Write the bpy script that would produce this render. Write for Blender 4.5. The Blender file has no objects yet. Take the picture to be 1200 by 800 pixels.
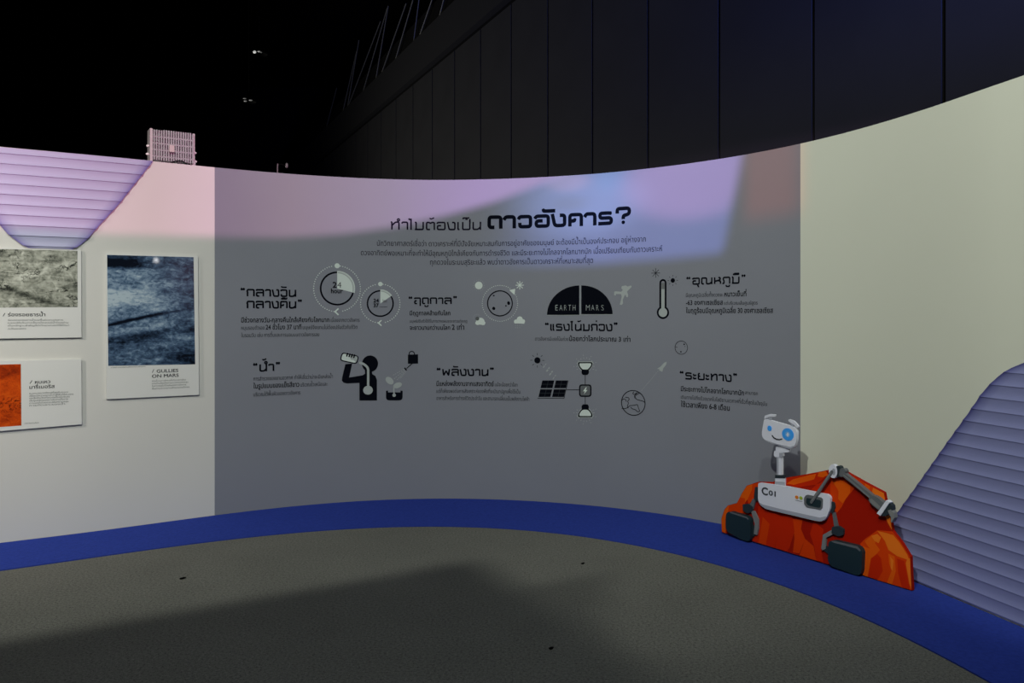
import bpy, bmesh, math, random
import numpy as np
from mathutils import Vector
from mathutils.geometry import delaunay_2d_cdt

SC = bpy.context.scene
COL = SC.collection
R = math.radians
random.seed(7)

# ------------------------------------------------------------------ camera
F = 933.333                    # focal length in px of the 1200-wide frame (28 mm)
HZ = 366.0                     # row of the horizon
EYE = 1.42
cam_d = bpy.data.cameras.new('camera'); cam_d.lens = 28; cam_d.sensor_width = 36
cam_d.shift_y = -(400 - HZ) / 1200.0
cam_d.clip_end = 200
cam = bpy.data.objects.new('camera', cam_d); COL.objects.link(cam)
cam.location = (0, 0, EYE); cam.rotation_euler = (R(90), 0, 0)
SC.camera = cam
SC.view_settings.view_transform = 'Standard'
SC.view_settings.look = 'None'
SC.view_settings.exposure = 0.0
SC.view_settings.gamma = 1.0
SC.view_settings.use_curve_mapping = False

# ------------------------------------------------------------------ world
wd = bpy.data.worlds.new('world'); SC.world = wd; wd.use_nodes = True
wd.node_tree.nodes['Background'].inputs[0].default_value = (0.6, 0.65, 0.75, 1)
wd.node_tree.nodes['Background'].inputs[1].default_value = 0.0006

# ------------------------------------------------------------------ plan of the display wall


_bx = {0:636.7,50:631,100:624.4,150:617.7,200:611.7,250:604.6,310:597,340:594,400:589,430:587.5,490:585.4,520:584.9,560:585.2,
       610:586.6,650:589,690:592.4,750:598.9,790:605.4,842:614.4,939:636.9,1000:654.9,1050:673,1083:686.9,1100:694.2,1125:704.8,
       1150:715.4,1175:725.6,1200:735.6}
PB = np.polyfit((np.array(list(_bx)) - 600) / 600.0, np.array(list(_bx.values())), 7)
def base_row(px):
    def f(x): return float(np.polyval(PB, (x - 600) / 600.0))
    if px < 30: return f(30) + (px - 30) * (f(60) - f(30)) / 30
    if px > 1180: return f(1180) + (px - 1180) * (f(1180) - f(1140)) / 40
    return f(px)
PXS = np.arange(-240, 1421, 4.0)
_Y = np.array([F * EYE / (base_row(x) - HZ) for x in PXS])
_X = (PXS - 600) / F * _Y
_S = np.concatenate([[0], np.cumsum(np.hypot(np.diff(_X), np.diff(_Y)))])
_S -= np.interp(600, PXS, _S)
def s_of(px): return float(np.interp(px, PXS, _S))
def y_of(px): return float(np.interp(px, PXS, _Y))
def px_of(s): return float(np.interp(s, _S, PXS))
def W(px, py):                                   # photograph pixel -> (s, z) on the wall face
    return (s_of(px), EYE + (HZ - py) * y_of(px) / F)
def mpp(px): return y_of(px) / F                 # metres per pixel (vertical) at that column
def frame(s):
    e = 0.03
    x, y = np.interp(s, _S, _X), np.interp(s, _S, _Y)
    tx = np.interp(s + e, _S, _X) - np.interp(s - e, _S, _X)
    ty = np.interp(s + e, _S, _Y) - np.interp(s - e, _S, _Y)
    l = math.hypot(tx, ty); tx /= l; ty /= l
    return x, y, tx, ty, ty, -tx                 # point, tangent, normal towards the viewer
def wall3(s, z, off=0.0):
    x, y, tx, ty, nx, ny = frame(s)
    return (x + nx * off, y + ny * off, z)
def top_z(s):
    px = px_of(s)
    return float(np.interp(px, [-240, 0, 500, 700, 800, 900, 1000, 1100, 1200, 1420],
                           [2.44, 2.438, 2.427, 2.435, 2.445, 2.455, 2.465, 2.474, 2.486, 2.50]))

# ------------------------------------------------------------------ node helpers (materials and lamps)
class E_:
    def __init__(s, nt, o): s.nt, s.o = nt, o
    def _m(s, op, *a):
        n = s.nt.nodes.new('ShaderNodeMath'); n.operation = op
        for i, v in enumerate((s,) + a):
            if isinstance(v, E_): s.nt.links.new(v.o, n.inputs[i])
            else: n.inputs[i].default_value = v
        return E_(s.nt, n.outputs[0])
    def __add__(s, b): return s._m('ADD', b)
    def __radd__(s, b): return s._m('ADD', b)
    def __sub__(s, b): return s._m('SUBTRACT', b)
    def __mul__(s, b): return s._m('MULTIPLY', b)
    def __rmul__(s, b): return s._m('MULTIPLY', b)
    def __truediv__(s, b): return s._m('DIVIDE', b)
    def pw(s, b): return s._m('POWER', b)
    def exp(s): return s._m('EXPONENT')
    def smooth(s, a, b):                         # smoothstep a..b (either order)
        n = s.nt.nodes.new('ShaderNodeMapRange'); n.interpolation_type = 'SMOOTHSTEP'
        s.nt.links.new(s.o, n.inputs[0])
        lo, hi, t0, t1 = (a, b, 0.0, 1.0) if a < b else (b, a, 1.0, 0.0)
        n.inputs[1].default_value = lo; n.inputs[2].default_value = hi
        n.inputs[3].default_value = t0; n.inputs[4].default_value = t1
        return E_(s.nt, n.outputs[0])
    def ramp(s, stops, interp='LINEAR'):         # colour ramp; scalar stops allowed
        n = s.nt.nodes.new('ShaderNodeValToRGB'); s.nt.links.new(s.o, n.inputs[0])
        cr = n.color_ramp; cr.interpolation = interp
        while len(cr.elements) < len(stops): cr.elements.new(0.5)
        for e, (p, c) in zip(cr.elements, stops):
            e.position = p
            e.color = (c, c, c, 1) if isinstance(c, (int, float)) else (*c, 1)
        return E_(s.nt, n.outputs[0])
def vscale(nt, col, fac):
    n = nt.nodes.new('ShaderNodeVectorMath'); n.operation = 'SCALE'
    if isinstance(col, E_): nt.links.new(col.o, n.inputs[0])
    else: n.inputs[0].default_value = col
    if isinstance(fac, E_): nt.links.new(fac.o, n.inputs['Scale'])
    else: n.inputs['Scale'].default_value = fac
    return E_(nt, n.outputs[0])
def vadd(nt, a, b):
    n = nt.nodes.new('ShaderNodeVectorMath'); n.operation = 'ADD'
    nt.links.new(a.o, n.inputs[0]); nt.links.new(b.o, n.inputs[1])
    return E_(nt, n.outputs[0])

# ------------------------------------------------------------------ lamps
def aim(o, target):
    o.rotation_euler = (Vector(target) - o.location).to_track_quat('-Z', 'Y').to_euler()
def spot(name, loc, target, power, size, blend, col, radius=0.06):
    d = bpy.data.lights.new(name, 'SPOT'); d.energy = power; d.spot_size = R(size); d.spot_blend = blend
    d.color = col; d.shadow_soft_size = radius
    o = bpy.data.objects.new(name, d); COL.objects.link(o); o.location = loc; aim(o, target)
    return o
def lamp_uv(d):                                  # slide coordinates of a lamp: tangent of the beam angle, x and y
    d.use_nodes = True; nt = d.node_tree
    sep = nt.nodes.new('ShaderNodeSeparateXYZ')
    nt.links.new(nt.nodes.new('ShaderNodeTexCoord').outputs['Normal'], sep.inputs[0])
    x, y, z = (E_(nt, sep.outputs[i]) for i in range(3))
    w = z * -1.0
    return nt, x / w, y / w, nt.nodes['Emission']

# soft overhead fill, added to lift the whole scene
ov = bpy.data.lights.new('overhead_fill', 'AREA'); ov.shape = 'RECTANGLE'; ov.size = 5; ov.size_y = 3; ov.energy = 82; ov.color = (0.86, 0.96, 1.0)
oo = bpy.data.objects.new('overhead_fill', ov); COL.objects.link(oo); oo.location = (0.8, 0.5, 5.6); aim(oo, (0.6, 5.0, 0.6))
# two wall washers above and behind the viewer
spot('wall_washer_left', (-4.2, 2.6, 2.9), (-3.9, 4.75, 1.15), 205, 84, 1.0, (1.0, 0.93, 0.86), 0.12)
spot('wall_washer_right', (0.45, 0.6, 4.9), (2.0, 4.6, 1.9), 155, 60, 0.8, (1.0, 1.0, 0.88), 0.05)
spot('hall_blue_fill', (3.9, -0.6, 4.0), (3.6, 4.4, 5.0), 11000, 52, 1.0, (0.10, 0.16, 1.0), 0.3)  # unseen blue spot added to tint the right of the hall wall
spot('hall_grey_fill', (-9.0, 13.5, 1.0), (-0.6, 13.0, 4.6), 2500, 158, 1.0, (1.0, 0.97, 0.9), 0.4)  # unseen fill behind the display wall, added to brighten the hall panels
# small lamp whose glint shows in the glossy poster picture
gl = bpy.data.lights.new('exhibit_lamp', 'POINT'); gl.energy = 1.2; gl.shadow_soft_size = 0.035
go = bpy.data.objects.new('exhibit_lamp', gl); COL.objects.link(go); go.location = (2.63, -0.74, 2.23)
def place_glint():                               # where a mirror on the wall at that spot would show the lamp
    s, z = W(182.5, 305); P = Vector(wall3(s, z)); _, _, _, _, nx, ny = frame(s); n = Vector((nx, ny, 0)); d = (P - Vector((0, 0, EYE))).normalized()
    go.location = P + (d - 2 * d.dot(n) * n) * 7.6
place_glint()
# flood high over the viewer; an added mask in its beam draws carpet shadows
FLD = (-1.3, -0.6, 5.4)
fd = bpy.data.lights.new('masked_flood', 'SPOT'); fd.energy = 1.0; fd.spot_size = R(165); fd.spot_blend = 0.15; fd.shadow_soft_size = 0.05
fo = bpy.data.objects.new('masked_flood', fd); COL.objects.link(fo); fo.location = FLD
nt, U, V, em = lamp_uv(fd)
def fl_uv(px, py):
    y = F * EYE / (py - HZ); x = (px - 600) / F * y
    return ((x - FLD[0]) / FLD[2], (y - FLD[1]) / FLD[2])
def mask_edge(p, q, soft):                            # 1 on the right-hand side of p->q (photograph points on the floor), 0 on the left
    (a, b), (c, d) = fl_uv(*p), fl_uv(*q)
    l = math.hypot(c - a, d - b); nx, ny = (d - b) / l, -(c - a) / l
    return (U * nx + V * ny - (a * nx + b * ny)).smooth(-soft, soft)
dark = mask_edge((0, 752), (545, 658), 0.022) * mask_edge((555, 655), (790, 800), 0.035)
dark2 = mask_edge((560, 700), (700, 672), 0.02) * mask_edge((716, 672), (700, 760), 0.03)
dark3 = mask_edge((640, 800), (900, 690), 0.24) * mask_edge((985, 668), (1200, 752), 0.04)
lit = (dark * -1.0 + 1.0) * (dark2 * -0.6 + 1.0) * (dark3 * -0.95 + 1.0)
nt.links.new(vscale(nt, (0.95, 0.97, 0.86), lit).o, em.inputs[0]); em.inputs[1].default_value = 800.0

# the projector that spills coloured light over the upper wall
PRJ = (0.9, -1.2, 2.35)
pd = bpy.data.lights.new('projector', 'SPOT'); pd.energy = 1.0; pd.spot_size = R(110); pd.spot_blend = 0.1; pd.shadow_soft_size = 0.02
po = bpy.data.objects.new('projector', pd); COL.objects.link(po); po.location = PRJ; po.rotation_euler = (R(90), 0, 0)
def prj_uv(px, py):
    x, y, z = wall3(*W(px, py))
    return ((x - PRJ[0]) / (y - PRJ[1]), (z - PRJ[2]) / (y - PRJ[1]))
nt, U, V, em = lamp_uv(pd)
U0, U1 = -1.1, 0.6
V0, V1 = -0.3, 0.3
un = (U - U0) / (U1 - U0)
edge = []
for px, py in ((-60, 262), (60, 270), (130, 274), (250, 277), (330, 278), (400, 274), (460, 266), (520, 253), (580, 236), (625, 219), (660, 204), (700, 180), (760, 150)):
    u, v = prj_uv(px, py); edge.append(((u - U0) / (U1 - U0), (v - V0) / (V1 - V0)))
vb = un.ramp(edge) * (V1 - V0) + V0
m1 = (V - vb).smooth(-0.007, 0.007)
def up(px): return (prj_uv(px, 230)[0] - U0) / (U1 - U0)
c1 = un.ramp([(up(0), (0.42, 0.135, 0.25)), (up(180), (0.38, 0.115, 0.21)), (up(260), (0.54, 0.21, 0.38)), (up(340), (0.72, 0.36, 0.48)),
              (up(450), (0.88, 0.53, 0.78)), (up(560), (1.10, 0.62, 1.3)), (up(640), (1.10, 0.68, 1.4))])
tot = vscale(nt, c1, m1)
below = (vb - V).smooth(-0.006, 0.004)
def blob(px, py, rx, ry, col, gain=1.0, p=2.0):
    u, v = prj_uv(px, py); u2 = prj_uv(px + rx, py)[0]; v2 = prj_uv(px, py - ry)[1]
    a = ((U - u) / (u2 - u)); b = ((V - v) / (v2 - v))
    g = ((a * a + b * b).pw(p / 2) * -1.0).exp() * gain
    return vscale(nt, col, g)
def patch(px0, px1, py0, py1, soft, col):        # a soft-edged rectangle of the slide
    ua, va = prj_uv(px0, py1); ub, vc = prj_uv(px1, py0)
    g = U.smooth(ua - soft[0], ua + soft[0]) * U.smooth(ub + soft[1], ub - soft[1]) * V.smooth(va - soft[2], va + soft[2]) * V.smooth(vc + 0.006, vc - 0.006)
    return vscale(nt, col, g)
t2 = vadd(nt, blob(762, 246, 192, 200, (0.25, 0.32, 0.92), 1.0, 6), blob(812, 212, 90, 46, (0.62, 0.22, 0.40), 1.0, 7))
t2 = vadd(nt, t2, blob(668, 238, 80, 40, (0.36, 0.50, 0.88), 1.0, 4))
t2 = vadd(nt, t2, blob(664, 213, 26, 12, (0.50, 0.16, 0.10), 1.0, 4))
t2 = vadd(nt, t2, blob(716, 205, 20, 20, (-0.06, 0.10, 0.22), 1.0, 3))
t2 = vadd(nt, t2, blob(610, 300, 60, 24, (0.05, 0.10, 0.22), 1.0, 3))
t2 = vadd(nt, t2, blob(668, 238, 20, 9, (-0.06, -0.12, -0.35), 1.0, 3))
t2 = vadd(nt, t2, blob(700, 300, 20, 26, (0.04, 0.05, 0.12), 1.0, 3))
(ua, va), (ub, vc) = prj_uv(869, 185), prj_uv(846, 300)
edge_r = (U - (V - va) * ((ub - ua) / (vc - va)) - ua).smooth(0.007, -0.007)
bot = (V - prj_uv(800, 301)[1]).smooth(-0.009, 0.009)
t2 = vscale(nt, vscale(nt, t2, below), edge_r * bot * (U.smooth(prj_uv(540, 250)[0], prj_uv(730, 250)[0]) * 0.72 + 0.28))
tot = vadd(nt, tot, t2)
tot = vadd(nt, tot, patch(873, 937, 150, 258, (0.010, 0.012, 0.016), (0.33, 0.02, -0.01)))
topv = prj_uv(700, 138)[1]                      # upper edge of the slide
tot = vscale(nt, tot, V.smooth(topv + 0.012, topv - 0.012))
nt.links.new(tot.o, em.inputs[0]); em.inputs[1].default_value = 1950.0

# ------------------------------------------------------------------ materials
def srgb(r, g, b):
    return tuple((c / 255 / 12.92) if c / 255 <= 0.04045 else ((c / 255 + 0.055) / 1.055) ** 2.4 for c in (r, g, b))
MATS = {}
def mat(name, col, rough=0.7, metal=0.0, spec=0.3, noise=0.0, scale=30.0, bump=0.0, emit=0.0):
    if name in MATS: return MATS[name]
    m = bpy.data.materials.new(name); m.use_nodes = True; nt = m.node_tree; b = nt.nodes['Principled BSDF']
    b.inputs['Base Color'].default_value = (*col, 1); b.inputs['Roughness'].default_value = rough
    b.inputs['Metallic'].default_value = metal; b.inputs['Specular IOR Level'].default_value = spec
    if noise or bump:
        tc = nt.nodes.new('ShaderNodeTexCoord'); n = nt.nodes.new('ShaderNodeTexNoise')
        n.inputs['Scale'].default_value = scale; n.inputs['Detail'].default_value = 4
        nt.links.new(tc.outputs['Object'], n.inputs['Vector'])
        if noise:
            mr = nt.nodes.new('ShaderNodeMapRange'); mr.inputs[1].default_value = 0.3; mr.inputs[2].default_value = 0.7
            mr.inputs[3].default_value = 1 - noise; mr.inputs[4].default_value = 1 + noise
            nt.links.new(n.outputs[0], mr.inputs[0])
            s = vscale(nt, col, E_(nt, mr.outputs[0])); nt.links.new(s.o, b.inputs['Base Color'])
        if bump:
            bp = nt.nodes.new('ShaderNodeBump'); bp.inputs['Strength'].default_value = bump; bp.inputs['Distance'].default_value = 0.01
            nt.links.new(n.outputs[0], bp.inputs['Height']); nt.links.new(bp.outputs[0], b.inputs['Normal'])
    if emit:
        b.inputs['Emission Color'].default_value = (*col, 1); b.inputs['Emission Strength'].default_value = emit
    MATS[name] = m
    return m
M_WHITE = mat('white_wall_paint', (0.70, 0.69, 0.655), 0.75, noise=0.012, scale=1.5)
M_CREAM = mat('cream_wall_paint', (0.68, 0.70, 0.595), 0.75, noise=0.012, scale=1.5)
M_GREY = mat('grey_wall_paint', (0.238, 0.250, 0.292), 0.75, noise=0.015, scale=2.0)
M_INK = mat('black_vinyl', (0.003, 0.004, 0.008), 0.8, spec=0.04)
M_INK2 = mat('dark_grey_vinyl', (0.020, 0.022, 0.028), 0.8, spec=0.04)
M_VIOLET_INK = mat('dark_violet_vinyl', (0.008, 0.006, 0.016), 0.8, spec=0.04)
M_PALE = mat('pale_vinyl', (0.66, 0.74, 0.70), 0.6)
M_MIDGREY = mat('mid_grey_vinyl', (0.10, 0.11, 0.115), 0.6)
M_LTGREY = mat('light_grey_vinyl', (0.40, 0.44, 0.44), 0.6)
M_BOARD = mat('white_poster_board', (0.76, 0.76, 0.74), 0.6)
M_BLUE = mat('blue_carpet', (0.026, 0.050, 0.30), 0.95, spec=0.05, noise=0.10, scale=60, bump=0.3)
M_BLACK = mat('black_hall_paint', (0.003, 0.003, 0.003), 0.9, spec=0.0)

def carpet():
    m = bpy.data.materials.new('grey_fleck_carpet'); m.use_nodes = True; nt = m.node_tree; b = nt.nodes['Principled BSDF']
    tc = nt.nodes.new('ShaderNodeTexCoord')
    n1 = nt.nodes.new('ShaderNodeTexNoise'); n1.inputs['Scale'].default_value = 85; n1.inputs['Detail'].default_value = 3
    n2 = nt.nodes.new('ShaderNodeTexNoise'); n2.inputs['Scale'].default_value = 2.2; n2.inputs['Detail'].default_value = 3
    for n in (n1, n2): nt.links.new(tc.outputs['Object'], n.inputs['Vector'])
    n3 = nt.nodes.new('ShaderNodeTexNoise'); n3.inputs['Scale'].default_value = 210; n3.inputs['Detail'].default_value = 1
    nt.links.new(tc.outputs['Object'], n3.inputs['Vector'])
    mix = E_(nt, n1.outputs[0]) * 0.55 + E_(nt, n3.outputs[0]) * 0.45
    a = mix.ramp([(0.34, (0.062, 0.063, 0.056)), (0.46, (0.135, 0.135, 0.121)), (0.58, (0.165, 0.165, 0.148)), (0.70, (0.23, 0.228, 0.207))])
    f = E_(nt, n2.outputs[0]) * 0.3 + 0.85
    nt.links.new(vscale(nt, a, f).o, b.inputs['Base Color'])
    b.inputs['Roughness'].default_value = 0.95; b.inputs['Specular IOR Level'].default_value = 0.03
    bp = nt.nodes.new('ShaderNodeBump'); bp.inputs['Strength'].default_value = 0.15; bp.inputs['Distance'].default_value = 0.004
    nt.links.new(n3.outputs[0], bp.inputs['Height']); nt.links.new(bp.outputs[0], b.inputs['Normal'])
    return m
M_CARPET = carpet()

# ------------------------------------------------------------------ object helpers
def link(name, me, parent=None, mats=()):
    o = bpy.data.objects.new(name, me); COL.objects.link(o)
    for m in mats: me.materials.append(m)
    if parent is not None: o.parent = parent
    return o
def mesh(name, verts, faces, mats, parent=None, idx=None, origin=None, smooth=False, uv=None):
    """one mesh object; origin in world metres, vertices given in world metres"""
    if parent is not None: origin = parent.location
    if origin is None:
        a = np.array(verts); origin = ((a[:, 0].min() + a[:, 0].max()) / 2, (a[:, 1].min() + a[:, 1].max()) / 2, a[:, 2].min())
    ox, oy, oz = origin
    me = bpy.data.meshes.new(name)
    me.from_pydata([(v[0] - ox, v[1] - oy, v[2] - oz) for v in verts], [], faces)
    if not isinstance(mats, (list, tuple)): mats = [mats]
    o = link(name, me, parent, mats)
    if parent is None: o.location = origin
    if idx is not None:
        for p, i in zip(me.polygons, idx): p.material_index = i
    if smooth:
        for p in me.polygons: p.use_smooth = True
    if uv is not None:
        l = me.uv_layers.new(name='UVMap')
        for p in me.polygons:
            for li in p.loop_indices: l.data[li].uv = uv[me.loops[li].vertex_index]
    return o
def thing(name, label, cat, loc, group=None):
    o = bpy.data.objects.new(name, None); COL.objects.link(o); o.location = loc
    o.empty_display_size = 0.1
    o['label'] = label; o['category'] = cat
    if group: o['group'] = group
    return o
def tag(o, label, cat, group=None):
    o['label'] = label; o['category'] = cat
    if group: o['group'] = group
    return o
def struct(o): o['kind'] = 'structure'; return o

# ------------------------------------------------------------------ 2-D shapes
def area2(p): return sum(p[i][0] * p[(i + 1) % len(p)][1] - p[(i + 1) % len(p)][0] * p[i][1] for i in range(len(p)))
def ccw(p): return p if area2(p) > 0 else p[::-1]
def cw(p): return p if area2(p) < 0 else p[::-1]
def circ(c, r, n=40, rx=None, rot=0.0, a0=0.0, a1=2 * math.pi):
    rx = r if rx is None else rx; out = []
    for i in range(n):
        a = a0 + (a1 - a0) * i / n
        x, y = rx * math.cos(a), r * math.sin(a)
        out.append((c[0] + x * math.cos(rot) - y * math.sin(rot), c[1] + x * math.sin(rot) + y * math.cos(rot)))
    return out
def ring(c, r0, r1, n=56, a0=0.0, a1=None):
    """ring from clock angle a0 to a1 (degrees clockwise from the top), or closed"""
    if a1 is None: return [ccw(circ(c, r1, n)), cw(circ(c, r0, n))]
    k = max(3, int(n * (a1 - a0) / 360))
    f = lambda r, a: (c[0] + r * math.sin(R(a)), c[1] + r * math.cos(R(a)))
    o = [f(r1, a0 + (a1 - a0) * i / k) for i in range(k + 1)] + [f(r0, a1 - (a1 - a0) * i / k) for i in range(k + 1)]
    return [ccw(o)]
def wedge(c, r, a0, a1, n=30):
    return [ccw([c] + [(c[0] + r * math.sin(R(a0 + (a1 - a0) * i / n)), c[1] + r * math.cos(R(a0 + (a1 - a0) * i / n))) for i in range(n + 1)])]
def smooth_path(pts, r, n=4, closed=False):
    """round the corners of a polyline with radius r"""
    out = []; N = len(pts)
    for i, p in enumerate(pts):
        if not closed and i in (0, N - 1): out.append(p); continue
        a, b = pts[i - 1], pts[(i + 1) % N]
        la, lb = math.dist(a, p), math.dist(b, p)
        d = min(r, la * 0.49, lb * 0.49)
        if d < 1e-6: out.append(p); continue
        q0 = (p[0] + (a[0] - p[0]) * d / la, p[1] + (a[1] - p[1]) * d / la)
        q1 = (p[0] + (b[0] - p[0]) * d / lb, p[1] + (b[1] - p[1]) * d / lb)
        for k in range(n + 1):
            t = k / n
            out.append(((1 - t) ** 2 * q0[0] + 2 * t * (1 - t) * p[0] + t * t * q1[0], (1 - t) ** 2 * q0[1] + 2 * t * (1 - t) * p[1] + t * t * q1[1]))
    return out
def stroke(pts, w, r=0.0, closed=False, cap=False):
    """polyline of width w as overlapping ccw pieces"""
    if r: pts = smooth_path(pts, r, 5, closed)
    out = []; n = len(pts); h = w / 2
    for i in range(n if closed else n - 1):
        a, b = pts[i], pts[(i + 1) % n]; l = math.dist(a, b)
        if l < 1e-9: continue
        nx, ny = -(b[1] - a[1]) / l * h, (b[0] - a[0]) / l * h
        out.append(ccw([(a[0] + nx, a[1] + ny), (b[0] + nx, b[1] + ny), (b[0] - nx, b[1] - ny), (a[0] - nx, a[1] - ny)]))
    js = range(n) if (closed or cap) else range(1, n - 1)
    for i in js: out.append(circ(pts[i], h, 10))
    return out
def fill(polys, grid=0.0):
    """triangulate contours by non-zero winding; returns verts2d, tris"""
    vs, es = [], []
    for p in polys:
        b = len(vs); vs += [Vector(q) for q in p]; n = len(p)
        es += [(b + i, b + (i + 1) % n) for i in range(n)]
    if grid:
        x0, x1 = min(v.x for v in vs), max(v.x for v in vs); y0, y1 = min(v.y for v in vs) - .01, max(v.y for v in vs) + .01
        k = int((x1 - x0) / grid)
        for i in range(1, k + 1):
            x = x0 + (x1 - x0) * i / (k + 1); vs += [Vector((x, y0)), Vector((x, y1))]; es.append((len(vs) - 2, len(vs) - 1))
    r = delaunay_2d_cdt(vs, es, [], 0, 1e-7)
    ov, of = r[0], r[2]
    if not of: return [], []
    C = np.array([[(ov[f[0]].x + ov[f[1]].x + ov[f[2]].x) / 3, (ov[f[0]].y + ov[f[1]].y + ov[f[2]].y) / 3] for f in of])
    wn = np.zeros(len(of), int)
    for p in polys:
        P = np.array(p); Q = np.roll(P, -1, 0)
        for (ax, ay), (bx, by) in zip(P, Q):
            s = (bx - ax) * (C[:, 1] - ay) - (C[:, 0] - ax) * (by - ay)
            wn += ((ay <= C[:, 1]) & (by > C[:, 1]) & (s > 0)).astype(int)
            wn -= ((ay > C[:, 1]) & (by <= C[:, 1]) & (s < 0)).astype(int)
    tris = []
    for f, k in zip(of, wn):
        if k == 0: continue
        a, b, c = (ov[i] for i in f[:3])
        tris.append(tuple(f) if (b.x - a.x) * (c.y - a.y) - (b.y - a.y) * (c.x - a.x) > 0 else tuple(f[::-1]))
    used = sorted({i for t in tris for i in t}); mp = {u: i for i, u in enumerate(used)}
    return [(ov[u].x, ov[u].y) for u in used], [tuple(mp[i] for i in t) for t in tris]
class Build:
    """collects flat shapes (optionally with thickness) of one mesh, on a mapped surface"""
    def __init__(s, surf): s.surf = surf; s.v = []; s.f = []; s.i = []; s.uv = []
    def add(s, polys, off=0.0015, back=None, mi=0, grid=0.0):
        v2, t = fill(polys, grid)
        if not t: return s
        b = len(s.v); s.v += [s.surf(x, y, off) for x, y in v2]; s.uv += v2
        s.f += [tuple(b + i for i in q) for q in t]; s.i += [mi] * len(t)
        if back is not None:
            b2 = len(s.v); s.v += [s.surf(x, y, back) for x, y in v2]; s.uv += v2
            s.f += [tuple(b2 + i for i in q[::-1]) for q in t]; s.i += [mi] * len(t)
            es = {}
            for q in t:
                for k in range(3): es[(q[k], q[(k + 1) % 3])] = 1
            for (a, c) in es:
                if (c, a) not in es:
                    s.f.append((b + c, b + a, b2 + a, b2 + c)); s.i.append(mi)
        return s
    def done(s, name, mats, parent=None, origin=None, uvs=False):
        uv = None
        if uvs:
            a = np.array(s.uv); lo, hi = a.min(0), a.max(0); uv = ((a - lo) / (hi - lo)).tolist()
        return mesh(name, s.v, s.f, mats, parent, s.i, origin, uv=uv)
def PP(pts): return [W(x, y) for x, y in pts]            # pixels -> wall coordinates

# ------------------------------------------------------------------ lettering
_slots = [bpy.data.materials.new('slot_a'), bpy.data.materials.new('slot_b')]
UPPER = set('ัิีึืํ็'); TONE = set('่้๊๋์')
TALL = set('ปฝฟ')
def outline(text, bold=0.0):
    """contours of a line of text as clusters; unit = height of a Thai consonant"""
    c = bpy.data.curves.new('t', 'FONT'); c.body = text; c.size = 1.0; c.resolution_u = 2
    for m in _slots: c.materials.append(m)
    for k, ch in enumerate(text):
        if ch in TONE and k and (text[k - 1] in UPPER or (k + 1 < len(text) and text[k + 1] == 'ำ')): c.body_format[k].material_index = 1
    o = bpy.data.objects.new('t', c); COL.objects.link(o)
    dg = bpy.context.evaluated_depsgraph_get(); dg.update()
    cc = o.to_curve(dg)
    out = []
    for sp in cc.splines:
        P = []
        bp = sp.bezier_points; n = len(bp)
        if n:
            for i in range(n):
                a, b = bp[i], bp[(i + 1) % n]
                p0, p1, p2, p3 = a.co, a.handle_right, b.handle_left, b.co
                straight = ((p1 - p0).cross(p3 - p0)).length < 1e-5 and ((p2 - p0).cross(p3 - p0)).length < 1e-5
                ks = (0.0,) if straight else (0.0, 1 / 3, 2 / 3)
                for t in ks:
                    q = p0 * (1 - t) ** 3 + p1 * 3 * t * (1 - t) ** 2 + p2 * 3 * t * t * (1 - t) + p3 * t ** 3
                    P.append((q.x, q.y))
        else:
            P = [(p.co.x, p.co.y) for p in sp.points]
        Q = [P[i] for i in range(len(P)) if math.dist(P[i], P[i - 1]) > 1e-5]
        if len(Q) < 3: continue
        if sp.material_index == 1: Q = [(x, y + 0.20) for x, y in Q]
        out.append(Q)
    o.to_curve_clear(); bpy.data.objects.remove(o); bpy.data.curves.remove(c)
    K = 1 / 0.545
    res = []
    # the largest contour of every glyph is made ccw (the two fonts in use wind opposite ways)
    out.sort(key=lambda c: min(q[0] for q in c))
    groups, xm = [], -1e9
    for c in out:
        a, b = min(q[0] for q in c), max(q[0] for q in c)
        if a > xm + 1e-4: groups.append([]); xm = b
        groups[-1].append(c); xm = max(xm, b)
    todo = []
    for g in groups:
        # a contour not inside any other of its glyph decides the winding
        big = max(g, key=lambda p: abs(area2(p)))
        todo += [c[::-1] for c in g] if area2(big) < 0 else g
    for P in todo:
        if bold:
            n = len(P); N = []
            for i in range(n):
                a, b, d = P[i - 1], P[i], P[(i + 1) % n]
                l1, l2 = math.dist(a, b), math.dist(b, d)
                n1 = ((b[1] - a[1]) / l1, -(b[0] - a[0]) / l1); n2 = ((d[1] - b[1]) / l2, -(d[0] - b[0]) / l2)
                mx, my = n1[0] + n2[0], n1[1] + n2[1]; q = mx * mx + my * my
                k = min(2 * bold / q, bold * 1.6) if q > 0.05 else 0
                N.append((b[0] + mx * k, b[1] + my * k))
            P = N
        res.append([(x * K, y * K) for x, y in P])
    return res
def text_into(bld, text, pos, w, h, bold=0.0, off=0.0018, mi=0, slant=0.0):
    """lay a line of text with its left baseline at pos, width w and consonant height h (metres)"""
    cs = outline(text, bold)
    x0 = min(p[0] for c in cs for p in c); x1 = max(p[0] for c in cs for p in c); kx = w / (x1 - x0)
    cs.sort(key=lambda c: min(p[0] for p in c))
    cl, xm = [], -1e9
    for c in cs:
        a, b = min(p[0] for p in c), max(p[0] for p in c)
        if a > xm + 1e-4: cl.append([]); xm = b
        cl[-1].append(c); xm = max(xm, b)
    for g in cl:
        bld.add([[(pos[0] + (x - x0) * kx + slant * y * h, pos[1] + y * h) for x, y in c] for c in g], off, mi=mi)
def wall_text(bld, text, px0, px1, py, hpx, bold=0.0, mi=0, off=0.0018):
    a, b = W(px0, py), W(px1, py)
    text_into(bld, text, a, b[0] - a[0], hpx * mpp(px0), bold, off, mi)

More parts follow.
